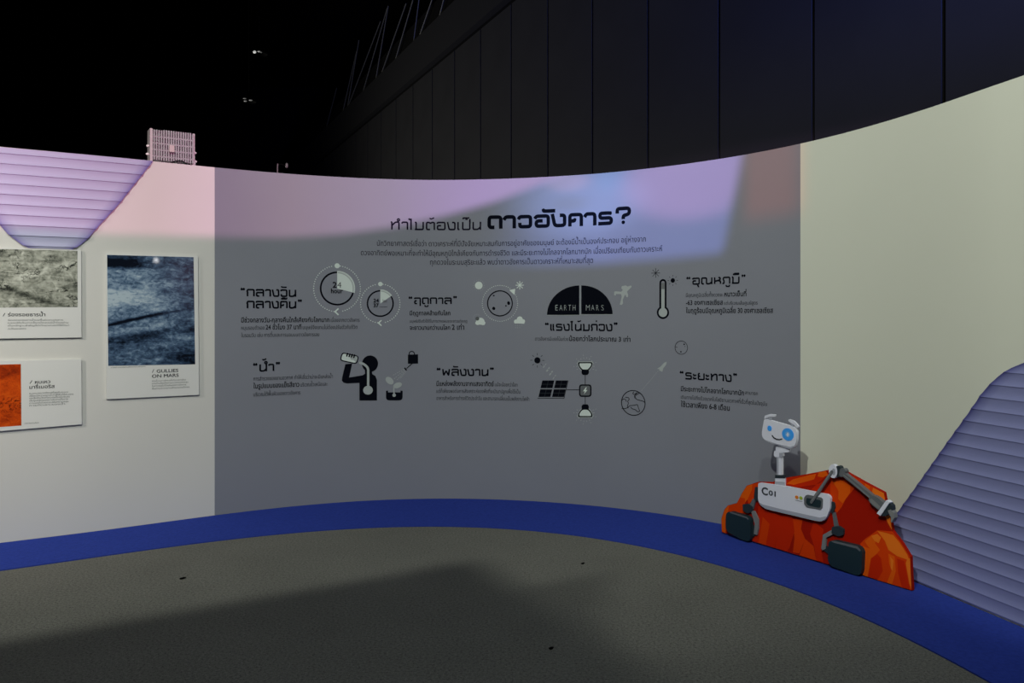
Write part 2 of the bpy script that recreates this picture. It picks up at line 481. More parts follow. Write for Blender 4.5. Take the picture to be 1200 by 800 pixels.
# ================================================================== STRUCTURE
def box_verts(x0, x1, y0, y1, z0, z1):
    v = [(x0, y0, z0), (x1, y0, z0), (x1, y1, z0), (x0, y1, z0), (x0, y0, z1), (x1, y0, z1), (x1, y1, z1), (x0, y1, z1)]
    f = [(3, 2, 1, 0), (4, 5, 6, 7), (0, 1, 5, 4), (1, 2, 6, 5), (2, 3, 7, 6), (3, 0, 4, 7)]
    return v, f
v, f = box_verts(-14, 9, -5, 34, -0.2, 0.0)
struct(mesh('floor', v, f, M_CARPET))
v, f = box_verts(-14, 9, -5, 34, 11.0, 11.3)
struct(mesh('ceiling', v, f, M_BLACK))
v, f = box_verts(-14, 9, 34.0, 34.3, -0.2, 11.0)
struct(mesh('wall_hall_back', v, f, M_BLACK))
v, f = box_verts(-14.3, -14, -5, 34, -0.2, 11.0)
struct(mesh('wall_hall_left', v, f, M_BLACK))

S_L, S_G0, S_G1, S_R = s_of(-230), s_of(251.5), s_of(938), s_of(1410)
TH = 0.06
def wall_piece(name, s0, s1, m):
    n = max(2, int((s1 - s0) / 0.025)); vs, fs = [], []
    for i in range(n + 1):
        s = s0 + (s1 - s0) * i / n; zt = top_z(s)
        for off, z in ((0, 0), (0, zt), (-TH, zt), (-TH, 0)): vs.append(wall3(s, z, off))
    for i in range(n):
        b = i * 4
        for k in range(4):
            a, c = k, (k + 1) % 4
            fs.append((b + a, b + 4 + a, b + 4 + c, b + c))
    fs += [(0, 1, 2, 3), tuple(n * 4 + k for k in (3, 2, 1, 0))]
    return struct(mesh(name, vs, fs, m))
wall_piece('wall_left', S_L, S_G0, M_WHITE)
wall_piece('wall_center', S_G0, S_G1, M_GREY)
wall_piece('wall_right', S_G1, S_R, M_CREAM)

# blue carpet border along the foot of the wall
_gx = {0:668.8,50:662.2,100:654.8,150:647.7,200:641,250:634.4,430:618.4,490:617.2,550:617.7,600:621,650:625,700:631,750:640,800:651,
       850:664.5,900:680,940:696,1000:719.5,1050:742.5,1100:767.5,1150:795}
PG = np.polyfit((np.array(list(_gx)) - 600) / 600.0, np.array(list(_gx.values())), 5)
def inner_row(px):
    g = lambda x: float(np.polyval(PG, (x - 600) / 600.0))
    if px < 20: return g(20) + (px - 20) * (g(60) - g(20)) / 40
    if px > 1140: return g(1140) + (px - 1140) * (g(1140) - g(1100)) / 40
    return g(px)
def ground(px, py): Y = F * EYE / (py - HZ); return ((px - 600) / F * Y, Y)
vs, fs = [], []
cols = [x for x in range(-220, 1381, 5)]
for px in cols:
    x, y = ground(px, inner_row(px)); x2, y2, _ = wall3(s_of(px), 0, 0.006)
    vs += [(x, y, 0.0), (x, y, 0.006), (x2, y2, 0.006), (x2, y2, 0.0)]
for i in range(len(cols) - 1):
    b = i * 4; fs += [(b, b + 4, b + 5, b + 1), (b + 1, b + 5, b + 6, b + 2), (b + 2, b + 6, b + 7, b + 3)]
fs += [(0, 1, 2, 3), tuple((len(cols) - 1) * 4 + k for k in (3, 2, 1, 0))]
tag(mesh('carpet_border', vs, fs, M_BLUE), 'blue carpet strip curving along the foot of the display wall', 'carpet')

# ------------------------------------------------------------------ the hall wall behind: tall dark panels, fascia beam above
HK, HS = 5.68, 0.469                        # wall line X = HK - HS*Y
HL = math.hypot(HS, 1)
HT, HN = (-HS / HL, 1 / HL), (-1 / HL, -HS / HL)
def hall(y, z, off=0.0): return (HK - HS * y + HN[0] * off, y + HN[1] * off, z)
def hall_px(px, py, off=0.0):
    rx, rz = (px - 600) / F, (HZ - py) / F
    k = HK + (HN[0] * off + HS * HN[1] * off)
    y = k / (rx + HS); return (rx * y, y, EYE + rz * y)
M_HALL = mat('charcoal_wall_panel', (0.009, 0.009, 0.009), 0.8, spec=0.1, noise=0.12, scale=1.2)
M_GAP = mat('black_joint', (0.004, 0.004, 0.004), 0.9, spec=0.0)
Z_TOP = 6.17
def hall_box(name, y0, y1, z0, z1, o0, o1, m, parent=None):
    vs = [hall(y, z, o) for z in (z0, z1) for (y, o) in ((y0, o1), (y0, o0), (y1, o0), (y1, o1))]
    fs = [(0, 1, 2, 3), (7, 6, 5, 4), (1, 0, 4, 5), (2, 1, 5, 6), (3, 2, 6, 7), (0, 3, 7, 4)]
    return mesh(name, vs, fs, m, parent)
struct(hall_box('wall_hall_right', 2.0, 33.0, 0, 7.4, -0.25, -0.03, M_GAP))
Y0, DY = 5.62, 1.086
for k in range(-3, 24):
    a, b = Y0 + k * DY + 0.016, Y0 + (k + 1) * DY - 0.016
    struct(hall_box('wall_panel', a, b, 0.0, Z_TOP - 0.05, -0.028, 0.0, M_HALL))
struct(hall_box('beam', 2.0, 33.0, Z_TOP + 0.02, 6.92, -0.02, 0.10, mat('dark_fascia', (0.0062, 0.0062, 0.0062), 0.8, spec=0.1)))

# ------------------------------------------------------------------ slatted lavender shapes
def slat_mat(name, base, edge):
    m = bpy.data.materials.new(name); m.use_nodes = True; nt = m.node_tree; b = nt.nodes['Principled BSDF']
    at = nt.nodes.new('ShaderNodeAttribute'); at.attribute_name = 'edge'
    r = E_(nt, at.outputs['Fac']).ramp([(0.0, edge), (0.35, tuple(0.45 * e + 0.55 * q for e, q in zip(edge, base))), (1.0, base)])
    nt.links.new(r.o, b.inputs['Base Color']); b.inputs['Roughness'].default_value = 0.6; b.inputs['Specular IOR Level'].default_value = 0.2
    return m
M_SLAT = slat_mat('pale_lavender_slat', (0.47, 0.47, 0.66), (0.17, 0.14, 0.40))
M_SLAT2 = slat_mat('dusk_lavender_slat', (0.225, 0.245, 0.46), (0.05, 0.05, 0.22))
PITCH = 0.0625
def prof0(t):                                            # scooped slat with a small lip at its foot
    return 0.0050 + 0.0052 * (1 - t / 0.5) ** 2 if t < 0.5 else 0.0050 + 0.0030 * ((t - 0.5) / 0.5) ** 2
def slats(name, left, right, z0, z1, m, zref, fade_left=True, fade_right=True, depth=1.0):
    prof = lambda t: prof0(t) * depth
    """clapboard relief: left(z), right(z) give the outline in wall coordinates"""
    zs = {z0, z1}
    k0, k1 = math.floor((z0 - zref) / PITCH) - 1, math.ceil((z1 - zref) / PITCH) + 1
    rows = []
    for k in range(k0, k1 + 1):
        b = zref + k * PITCH
        for t in (0.0, 0.1, 0.22, 0.36, 0.5, 0.64, 0.78, 0.9, 0.965, 0.999):
            o = prof(t)
            z = b + t * PITCH
            if z0 < z < z1: rows.append((z, o))
    def off_at(z):
        t = ((z - zref) / PITCH) % 1.0
        return prof(t)
    rows = [(z0, off_at(z0))] + rows + [(z1, off_at(z1))]
    uu = [0, .012, .03, .06, .1, .16, .24, .34, .45, .55, .66, .76, .84, .9, .94, .97, .988, 1]
    if fade_left and not fade_right: uu = [0, .006, .015, .03, .05, .08, .12, .17, .23, .3, .38, .46, .54, .62, .7, .78, .86, .93, 1]
    vs, fs, ed = [], [], []
    for z, o in rows:
        a, b = left(z), right(z)
        for u in uu:
            s = a + (b - a) * u
            vs.append(wall3(s, z, o))
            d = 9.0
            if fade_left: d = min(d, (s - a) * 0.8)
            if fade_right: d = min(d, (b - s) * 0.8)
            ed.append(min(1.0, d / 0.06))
    n = len(uu)
    for i in range(len(rows) - 1):
        for j in range(n - 1): fs.append((i * n + j, i * n + j + 1, (i + 1) * n + j + 1, (i + 1) * n + j))
    # returns to the wall all round
    loop = [j for j in range(n)] + [i * n + n - 1 for i in range(1, len(rows))] + [(len(rows) - 1) * n + j for j in range(n - 2, -1, -1)] + [i * n for i in range(len(rows) - 2, 0, -1)]
    b = len(vs)
    for q in loop:
        i, j = divmod(q, n); z, o = rows[i]; s = left(z) + (right(z) - left(z)) * uu[j]
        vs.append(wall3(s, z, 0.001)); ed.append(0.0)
    for t in range(len(loop)):
        t2 = (t + 1) % len(loop); fs.append((loop[t2], loop[t], b + t, b + t2))
    o = mesh(name, vs, fs, m)
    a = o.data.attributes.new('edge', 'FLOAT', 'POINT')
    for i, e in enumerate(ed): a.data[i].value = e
    return o
def interp_edge(pxs):                                     # outline points (px) -> s as a function of z
    P = sorted((W(x, y)[1], W(x, y)[0]) for x, y in pxs)
    zs, ss = [p[0] for p in P], [p[1] for p in P]
    return lambda z: float(np.interp(z, zs, ss))
lr = interp_edge([(178.5, 189.6), (139.4, 239), (112.5, 268.2), (107, 275), (101.2, 281), (96, 285.6), (91, 289), (85.5, 291.4)])
ll = interp_edge([(-75, 166), (-40, 215), (0, 263.7), (9, 274), (18, 281.2), (26, 287), (34.9, 291)])
zb = W(60, 291.3)[1]; zt_ = top_z(s_of(60)) - 0.002
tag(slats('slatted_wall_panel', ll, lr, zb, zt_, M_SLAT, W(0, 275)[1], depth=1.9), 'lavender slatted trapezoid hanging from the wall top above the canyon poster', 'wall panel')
rl = interp_edge([(1006, 668), (1022, 645), (1052, 601), (1060, 590), (1085, 555), (1110, 519.5), (1135, 485), (1150, 463), (1156, 455.5), (1162.5, 448.7), (1170, 441.5), (1177.5, 436), (1187, 430.5), (1200, 425.3), (1215, 421.5), (1240, 418)])
rz1 = W(1200, 423)[1]
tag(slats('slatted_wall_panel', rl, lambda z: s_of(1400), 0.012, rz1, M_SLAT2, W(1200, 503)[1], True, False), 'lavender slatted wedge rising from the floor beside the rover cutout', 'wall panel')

# ================================================================== ROVER CUTOUT
A0, A1 = Vector(ground(846, 624)), Vector(ground(1069, 691.6))
RT = (A1 - A0).normalized(); RNv = Vector((RT.y, -RT.x))
A0 = A0 + RNv * 0.03
def rov(u, z, off=0.0):
    p = A0 + RT * u + RNv * off
    return (p.x, p.y, z)
def rpx(px, py, off=0.0):                                # pixel -> (u, z) on the cutout plane
    rx, rz = (px - 600) / F, (HZ - py) / F
    P0 = A0 + RNv * off
    # rx*y = P0.x + RT.x*u ; y = P0.y + RT.y*u
    u = (rx * P0.y - P0.x) / (RT.x - rx * RT.y); y = P0.y + RT.y * u
    return (u, max(0.0065, EYE + rz * y))
def z5(pts, off=0.0): return [rpx(830 + x / 3.4769, 470 + y / 3.4769, off) for x, y in pts]
def z6(pts, off=0.0): return [rpx(870 + x / 5.333, 470 + y / 5.333, off) for x, y in pts]
def za(pts, off=0.0): return [rpx(940 + x / 10.0, 540 + y / 10.0, off) for x, y in pts]     # [940,540,1060,620]
def zb_(pts, off=0.0): return [rpx(940 + x / 8.0, 600 + y / 8.0, off) for x, y in pts]      # [940,600,1090,700]
def zl(pts, off=0.0): return [rpx(840 + x / 8.89, 560 + y / 8.89, off) for x, y in pts]     # [840,560,940,650]
K = 1.0
RK = [mat('rock_dark_red', (0.37, 0.009, 0.001), 0.8, spec=0.08), mat('rock_red', (0.56, 0.020, 0.001), 0.8, spec=0.08), mat('rock_orange_red', (0.68, 0.046, 0.001), 0.8, spec=0.08),
      mat('rock_orange', (0.78, 0.105, 0.003), 0.8, spec=0.08), mat('rock_bright_orange', (0.85, 0.175, 0.005), 0.6), mat('board_edge', (0.05, 0.01, 0.01), 0.8)]
R_LIGHT = mat('rover_pale_grey', (0.74, 0.76, 0.86), 0.5)
R_SHADE = mat('rover_mid_grey', (0.38, 0.40, 0.47), 0.5)
R_GREY = mat('rover_steel_grey', (0.125, 0.135, 0.145), 0.5)
R_GREY2 = mat('rover_strut_grey', (0.21, 0.215, 0.215), 0.5)
R_DARK = mat('rover_dark_teal', (0.022, 0.034, 0.042), 0.5)
R_TIRE = mat('tyre_dark_teal', (0.012, 0.030, 0.037), 0.5)
R_BLUE = mat('eye_blue', (0.05, 0.36, 0.95), 0.4)
R_BLACK = mat('print_black', (0.010, 0.012, 0.016), 0.5)
ROOT = (A0.x + RT.x * 0.6, A0.y + RT.y * 0.6, 0.0)
rover = thing('rover_cutout', 'orange rock cutout board with a smiling grey rover, standing on blue carpet', 'standee', ROOT)
rb = Build(rov)
rock = z5([(55, 533), (53, 478), (66, 440), (80, 424), (117, 414), (136, 376), (156, 344), (200, 329), (262, 330), (275, 322), (318, 311), (400, 297), (478, 282), (500, 276), (530, 278), (565, 290),
           (640, 332), (716, 372), (722, 405), (733, 440), (742, 475), (750, 528), (790, 580), (823, 634), (830, 771), (620, 706), (480, 662), (180, 570)])
rb.add([ccw(rock)], 0.0, -0.022, 0)
_fo = [0.0006]
def facet(pts, mi, f_=z5):
    _fo[0] += 0.00006; rb.add([ccw(f_(pts))], _fo[0], mi=mi)
# left end of the rock
facet([(56, 530), (54, 479), (67, 441), (81, 425), (117, 416), (110, 440), (80, 455), (70, 480), (72, 538)], 3)
facet([(117, 415), (137, 377), (157, 345), (180, 337), (178, 360), (160, 400), (140, 425), (110, 440)], 3)
facet([(117, 416), (130, 392), (150, 395), (150, 425), (175, 452), (150, 456), (80, 455), (84, 426)], 2)
facet([(180, 337), (205, 331), (203, 350), (190, 352), (186, 395), (165, 420), (160, 400), (178, 360)], 2)
facet([(205, 331), (262, 331), (275, 335), (203, 352)], 1)
facet([(205, 425), (230, 438), (300, 470), (290, 520), (270, 597), (180, 569), (188, 545), (200, 520)], 1)
facet([(222, 470), (250, 500), (235, 586), (205, 577)], 2)
facet([(300, 470), (330, 462), (350, 480), (340, 560), (322, 612), (272, 597)], 1)
facet([(345, 480), (385, 480), (378, 520), (395, 560), (372, 620), (345, 615), (352, 560)], 2)
facet([(322, 500), (345, 480), (352, 530), (330, 600), (318, 610)], 1)
facet([(395, 560), (430, 590), (440, 648), (372, 627), (385, 590)], 2)
facet([(430, 490), (470, 520), (460, 600), (470, 655), (440, 648), (432, 590), (415, 540)], 1)
# back ridge behind the neck
facet([(318, 312), (400, 298), (478, 283), (488, 300), (440, 340), (360, 350), (318, 340)], 1)
facet([(320, 335), (345, 318), (415, 300), (440, 296), (432, 318), (350, 340)], 3)
facet([(450, 290), (480, 284), (490, 300), (468, 310), (446, 306)], 3)
facet([(440, 340), (470, 325), (490, 305), (510, 300), (500, 380), (470, 378), (420, 360)], 1)
facet([(500, 310), (560, 320), (600, 350), (560, 400), (545, 430), (525, 455), (505, 420), (498, 375)], 2)
facet([(510, 330), (545, 322), (580, 345), (578, 372), (548, 415), (530, 398), (532, 366)], 3)
facet([(504, 380), (530, 398), (542, 420), (520, 450), (505, 425)], 2)
facet([(545, 295), (566, 291), (640, 333), (716, 373), (722, 404), (690, 400), (650, 378), (600, 340)], 2)
facet([(672, 352), (716, 374), (721, 402), (690, 398), (668, 372)], 4)
facet([(640, 334), (660, 346), (655, 378), (634, 362)], 3)
# right side
facet([(720, 405), (733, 440), (742, 475), (750, 526), (735, 500), (722, 470), (712, 440)], 4)
facet([(620, 580), (640, 560), (690, 525), (752, 530), (790, 580), (823, 634), (829, 768), (790, 758), (630, 708)], 2)
facet([(690, 528), (722, 535), (755, 545), (780, 575), (812, 625), (820, 648), (770, 630), (735, 605), (720, 568)], 4)
facet([(638, 570), (668, 545), (690, 560), (680, 578), (700, 605), (690, 618), (660, 600), (650, 588)], 3)
facet([(665, 548), (690, 540), (705, 555), (695, 578), (678, 568)], 4)
facet([(632, 590), (660, 600), (690, 618), (664, 640), (650, 714), (628, 706), (628, 640)], 3)
facet([(664, 640), (690, 622), (705, 640), (712, 690), (694, 728), (652, 714)], 1)
facet([(735, 620), (760, 632), (765, 690), (750, 746), (730, 738), (748, 690), (738, 660)], 3)
facet([(742, 632), (756, 648), (752, 690), (745, 680), (744, 655)], 4)
facet([(770, 640), (800, 650), (808, 690), (822, 764), (790, 757), (775, 700)], 1)
facet([(812, 640), (823, 640), (829, 766), (820, 740), (806, 660)], 4)
facet([(690, 728), (712, 692), (722, 640), (738, 664), (748, 690), (728, 738)], 2)
rb.done('rock_board', RK, rover)

def piece(name, mats, shapes, parent=rover):
    """shapes: (contours, front offset, back offset, material index)"""
    b = Build(rov)
    for c, o, k, mi in shapes: b.add(c, o, k, mi)
    return b.done(name, mats, parent, origin=ROOT)
def rr(pts, r, f_, off, n=5): return ccw(smooth_path(f_(pts, off), r, n, True))
def sub(parent, name, mats, shapes):
    o = piece(name, mats, shapes, rover); o.parent = parent
    o.location = (0, 0, 0)
    return o

# neck: a post with a clamp under the head and a dark collar
o1 = 0.010
nk = piece('neck', [R_LIGHT, R_SHADE, R_DARK], [
    ([ccw(z6([(205, 478), (268, 478), (266, 528), (203, 522)], o1))], o1, 0.002, 0),
    ([ccw(z6([(203, 500), (266, 505), (266, 528), (203, 522)], o1))], o1 + .0008, None, 1),
    ([ccw(z6([(206, 460), (267, 460), (268, 482), (204, 480)], o1))], o1 + .002, 0.002, 2),
    ([ccw(z6([(214, 342), (246, 345), (246, 462), (215, 462)], o1))], o1, -0.006, 0),
    ([ccw(z6([(214, 350), (226, 350), (226, 462), (215, 462)], o1))], o1 + .0008, None, 1),
    ([rr([(200, 312), (210, 305), (255, 308), (255, 340), (245, 352), (206, 348), (198, 338)], .004, z6, o1)], o1 + .003, -0.004, 0),
    ([ccw(z6([(210, 285), (297, 295), (290, 318), (250, 322), (208, 310)], o1))], o1 + .0015, -0.004, 0),
    ([ccw(z6([(232, 322), (256, 322), (254, 342), (246, 352), (232, 350)], o1))], o1 + .0036, None, 1),
])
# head
o2 = 0.022
head_pts = [(135, 110), (160, 115), (318, 160), (338, 182), (336, 245), (324, 287), (300, 299), (152, 252), (124, 226), (121, 196)]
hd = piece('head', [R_LIGHT, R_SHADE], [
    ([rr(head_pts, .014, z6, o2)], o2, 0.0, 0),
    ([ccw(z6([(126, 228), (140, 240), (200, 262), (300, 285), (322, 278), (326, 282), (302, 297), (152, 251)], o2))], o2 + .0008, None, 1)])
s5 = 0.0375 / 5.333 / 8.9 * 1.0
k6 = 4.75 / F / 5.333                          # metres per zoomed pixel near the head
def zc(p, off): return z6([p], off)[0]
sub(hd, 'eye', [R_BLUE], [([circ(zc((171, 169), o2), 17 * k6, 24, rx=13 * k6 * 1.25)], o2 + .0022, 0.02, 0)])
ec = zc((285, 207), o2)
sub(hd, 'eye', [R_BLUE, mat('eye_light_blue', (0.16, 0.45, 0.90), 0.4), R_LIGHT], [
    ([circ(ec, 38 * k6, 36, rx=34 * k6 * 1.25)], o2 + .0024, 0.02, 0),
    ([circ(ec, 18 * k6, 24, rx=16 * k6 * 1.25)], o2 + .0030, None, 1),
    ([ccw(z6([(286, 193), (294, 208), (286, 223), (277, 208)], o2))], o2 + .0036, None, 2)])
sub(hd, 'mouth', [R_BLACK], [(stroke(z6([(188, 215), (198, 228), (214, 237), (232, 240), (248, 236)], o2), 8 * k6, .004, cap=True), o2 + .0020, None, 0)])
sub(hd, 'antenna', [R_LIGHT, R_SHADE], [
    ([ccw(z6([(163, 96), (180, 96), (174, 120), (160, 116)], o2))], o2 - .004, 0.008, 1),
    ([rr([(134, 112), (138, 90), (170, 80), (205, 84), (200, 98), (172, 96), (150, 104)], .005, z6, o2)], o2 - .002, 0.008, 0)])
sub(hd, 'antenna', [R_LIGHT, R_SHADE], [
    ([ccw(z6([(306, 138), (322, 146), (308, 166), (296, 156)], o2))], o2 - .004, 0.008, 1),
    ([rr([(283, 122), (288, 112), (318, 122), (342, 146), (350, 162), (340, 168), (322, 148), (302, 136)], .005, z6, o2)], o2 - .002, 0.008, 0)])

# body
o3 = 0.024
bd = piece('body', [R_LIGHT, R_SHADE, R_BLACK], [
    ([rr([(203, 331), (320, 347), (488, 380), (497, 392), (496, 438), (478, 480), (462, 490), (436, 487), (232, 438), (206, 412), (202, 396)], .016, z5, o3)], o3, 0.006, 0),
    ([ccw(z5([(205, 411), (222, 420), (300, 440), (455, 474), (480, 468), (478, 480), (462, 489), (436, 486), (232, 437), (214, 424)], o3))], o3 + .0008, None, 1),
])
cx = Build(rov)
def rov_text(t, p0, p1, hz, bold, off):
    a, b = z5([p0, p1], off)
    sl = (b[1] - a[1]) / (b[0] - a[0])
    bl = Build(lambda x, y, o: rov(x, y + (x - a[0]) * sl, o))
    text_into(bl, t, a, b[0] - a[0], hz, bold, off)
    return bl
t1 = rov_text('C', (217, 378), (243, 384), 0.0345, .035, o3 + .0016)
t2_ = rov_text('01', (246, 382), (275, 388), 0.0230, .03, o3 + .0016)
t1.v += t2_.v; base = len(t1.v) - len(t2_.v); t1.f += [tuple(i + base for i in q) for q in t2_.f]; t1.i += t2_.i; t1.uv += t2_.uv
lt = t1.done('lettering', [mat('print_slate', (0.05, 0.058, 0.075), 0.5)], rover); lt.parent = bd; lt.location = (0, 0, 0)
k5 = 4.6 / F / 3.4769
ox = z5([(361, 391), (378, 394)], o3)
sub(bd, 'indicator_light', [mat('indicator_orange', (0.75, 0.22, 0.02), 0.4)], [([circ(ox[0], 7 * k5, 20, rx=8 * k5)], o3 + .002, 0.02, 0)])
sub(bd, 'indicator_light', [mat('indicator_green', (0.33, 0.46, 0.03), 0.4)], [([circ(ox[1], 7 * k5, 20, rx=8 * k5)], o3 + .002, 0.02, 0)])
sub(bd, 'caption_line', [R_GREY], [(stroke(z5([(355, 403), (384, 408)], o3), 1.6 * k5), o3 + .0016, None, 0)])
sub(bd, 'arm_socket', [R_GREY, R_TIRE], [
    ([rr([(397, 384), (405, 380), (462, 392), (468, 400), (466, 436), (458, 442), (402, 432), (392, 420), (391, 394)], .007, z5, o3)], o3 + .003, 0.02, 0),
    ([rr([(402, 393), (458, 402), (462, 410), (459, 432), (452, 434), (408, 424), (400, 414)], .006, z5, o3)], o3 + .0036, None, 1)])
# arm
o4 = 0.030
ar = piece('arm', [R_GREY, R_GREY2, R_DARK], [
    (stroke(z5([(421, 411), (505, 287)], o4), 12 * k5, cap=True), o4 + .004, o4 - .004, 0),
    (stroke(z5([(424, 404), (502, 289)], o4), 4 * k5), o4 + .0046, None, 1),
    ([rr([(524, 262), (535, 265), (542, 284), (538, 306), (524, 311), (514, 300), (512, 276)], .006, z5, o4)], o4 - .002, 0.0, 2),
    ([rr([(536, 274), (552, 274), (560, 284), (556, 300), (540, 310), (532, 300)], .005, z5, o4)], o4 - .001, 0.0, 0),
    (stroke(z5([(548, 297), (600, 338), (667, 393)], o4), 17 * k5), o4, 0.004, 0),
    (stroke(z5([(551, 300), (600, 341), (662, 395)], o4), 5 * k5), o4 + .0008, None, 1),
    ([rr([(658, 388), (672, 383), (690, 392), (718, 416), (706, 448), (690, 440), (660, 414), (654, 402)], .004, z5, o4)], o4 + .002, 0.002, 0),
    ([ccw(z5([(658, 400), (668, 396), (702, 428), (697, 440), (662, 412)], o4))], o4 + .0028, None, 1),
])
sub(ar, 'elbow_disc', [R_LIGHT, R_SHADE], [([circ(z5([(508, 285)], o4)[0], 27 * k5, 32, rx=18 * k5)], o4 + .001, 0.006, 0),
                                          ([circ(z5([(512, 287)], o4)[0], 13 * k5, 20, rx=8 * k5)], o4 + .0018, None, 1)])
sub(ar, 'gripper', [R_LIGHT, R_DARK, R_GREY2, R_SHADE], [
    ([rr([(722, 422), (735, 412), (747, 425), (750, 442), (740, 455), (722, 468), (706, 468), (702, 460)], .004, z5, o4)], o4 + .000, -0.002, 1),
    ([ccw(z5([(732, 445), (744, 440), (755, 455), (758, 475), (748, 494), (744, 490), (745, 472), (738, 462)], o4))], o4 + .001, -0.002, 2),
    ([ccw(z5([(727, 403), (741, 412), (703, 466), (689, 456)], o4))], o4 + .005, 0.002, 0)])

# suspension and tyres
o5 = 0.016
def leg(sh, st1, joint, st2, foot):
    return piece('suspension_leg', [R_DARK, R_GREY2, R_GREY], [
        ([rr(sh, .004, z5, o5)], o5 - .004, 0.001, 0),
        ([ccw(z5(st1, o5))], o5 - .006, 0.001, 2),
        ([ccw(z5(st2, o5))], o5 - .003, 0.001, 1),
        ([ccw(z5(foot, o5))], o5 - .005, 0.001, 0),
        ([rr(joint, .007, z5, o5)], o5, 0.001, 0)])
leg([(188, 350), (203, 350), (205, 404), (190, 406), (184, 398)], [(178, 398), (190, 404), (180, 440), (160, 432)],
    [(140, 420), (160, 418), (180, 430), (178, 450), (158, 457), (140, 444)], [(172, 446), (186, 448), (202, 482), (202, 520), (196, 546), (184, 540), (188, 500)],
    [(178, 500), (190, 540), (184, 552), (168, 545)])
leg([(497, 408), (510, 412), (514, 430), (506, 458), (497, 455)], [(502, 455), (513, 452), (526, 512), (510, 515)],
    [(503, 512), (530, 508), (550, 522), (550, 545), (528, 550), (502, 538)], [(497, 526), (510, 540), (478, 556), (476, 602), (462, 608), (459, 598), (466, 544)],
    [(462, 604), (478, 590), (490, 610), (486, 622)])
def tyre(pts, top):
    o = 0.030
    piece('tyre', [R_TIRE, R_GREY, mat('tyre_band', (0.03, 0.055, 0.06), 0.5)], [([rr(pts, .018, z5, o)], o, 0.001, 0), ([ccw(z5(top, o))], o + .001, None, 1)])
tyre([(76, 452), (92, 449), (162, 470), (171, 484), (171, 560), (164, 571), (140, 566), (78, 532), (71, 516), (71, 466)], [(84, 452), (96, 451), (158, 470), (166, 480), (162, 482), (154, 476), (96, 457)])
tyre([(492, 570), (512, 566), (612, 590), (628, 610), (625, 690), (618, 708), (600, 708), (500, 672), (487, 650), (488, 584)], [(500, 570), (514, 568), (608, 590), (622, 606), (618, 612), (604, 600), (512, 576)])

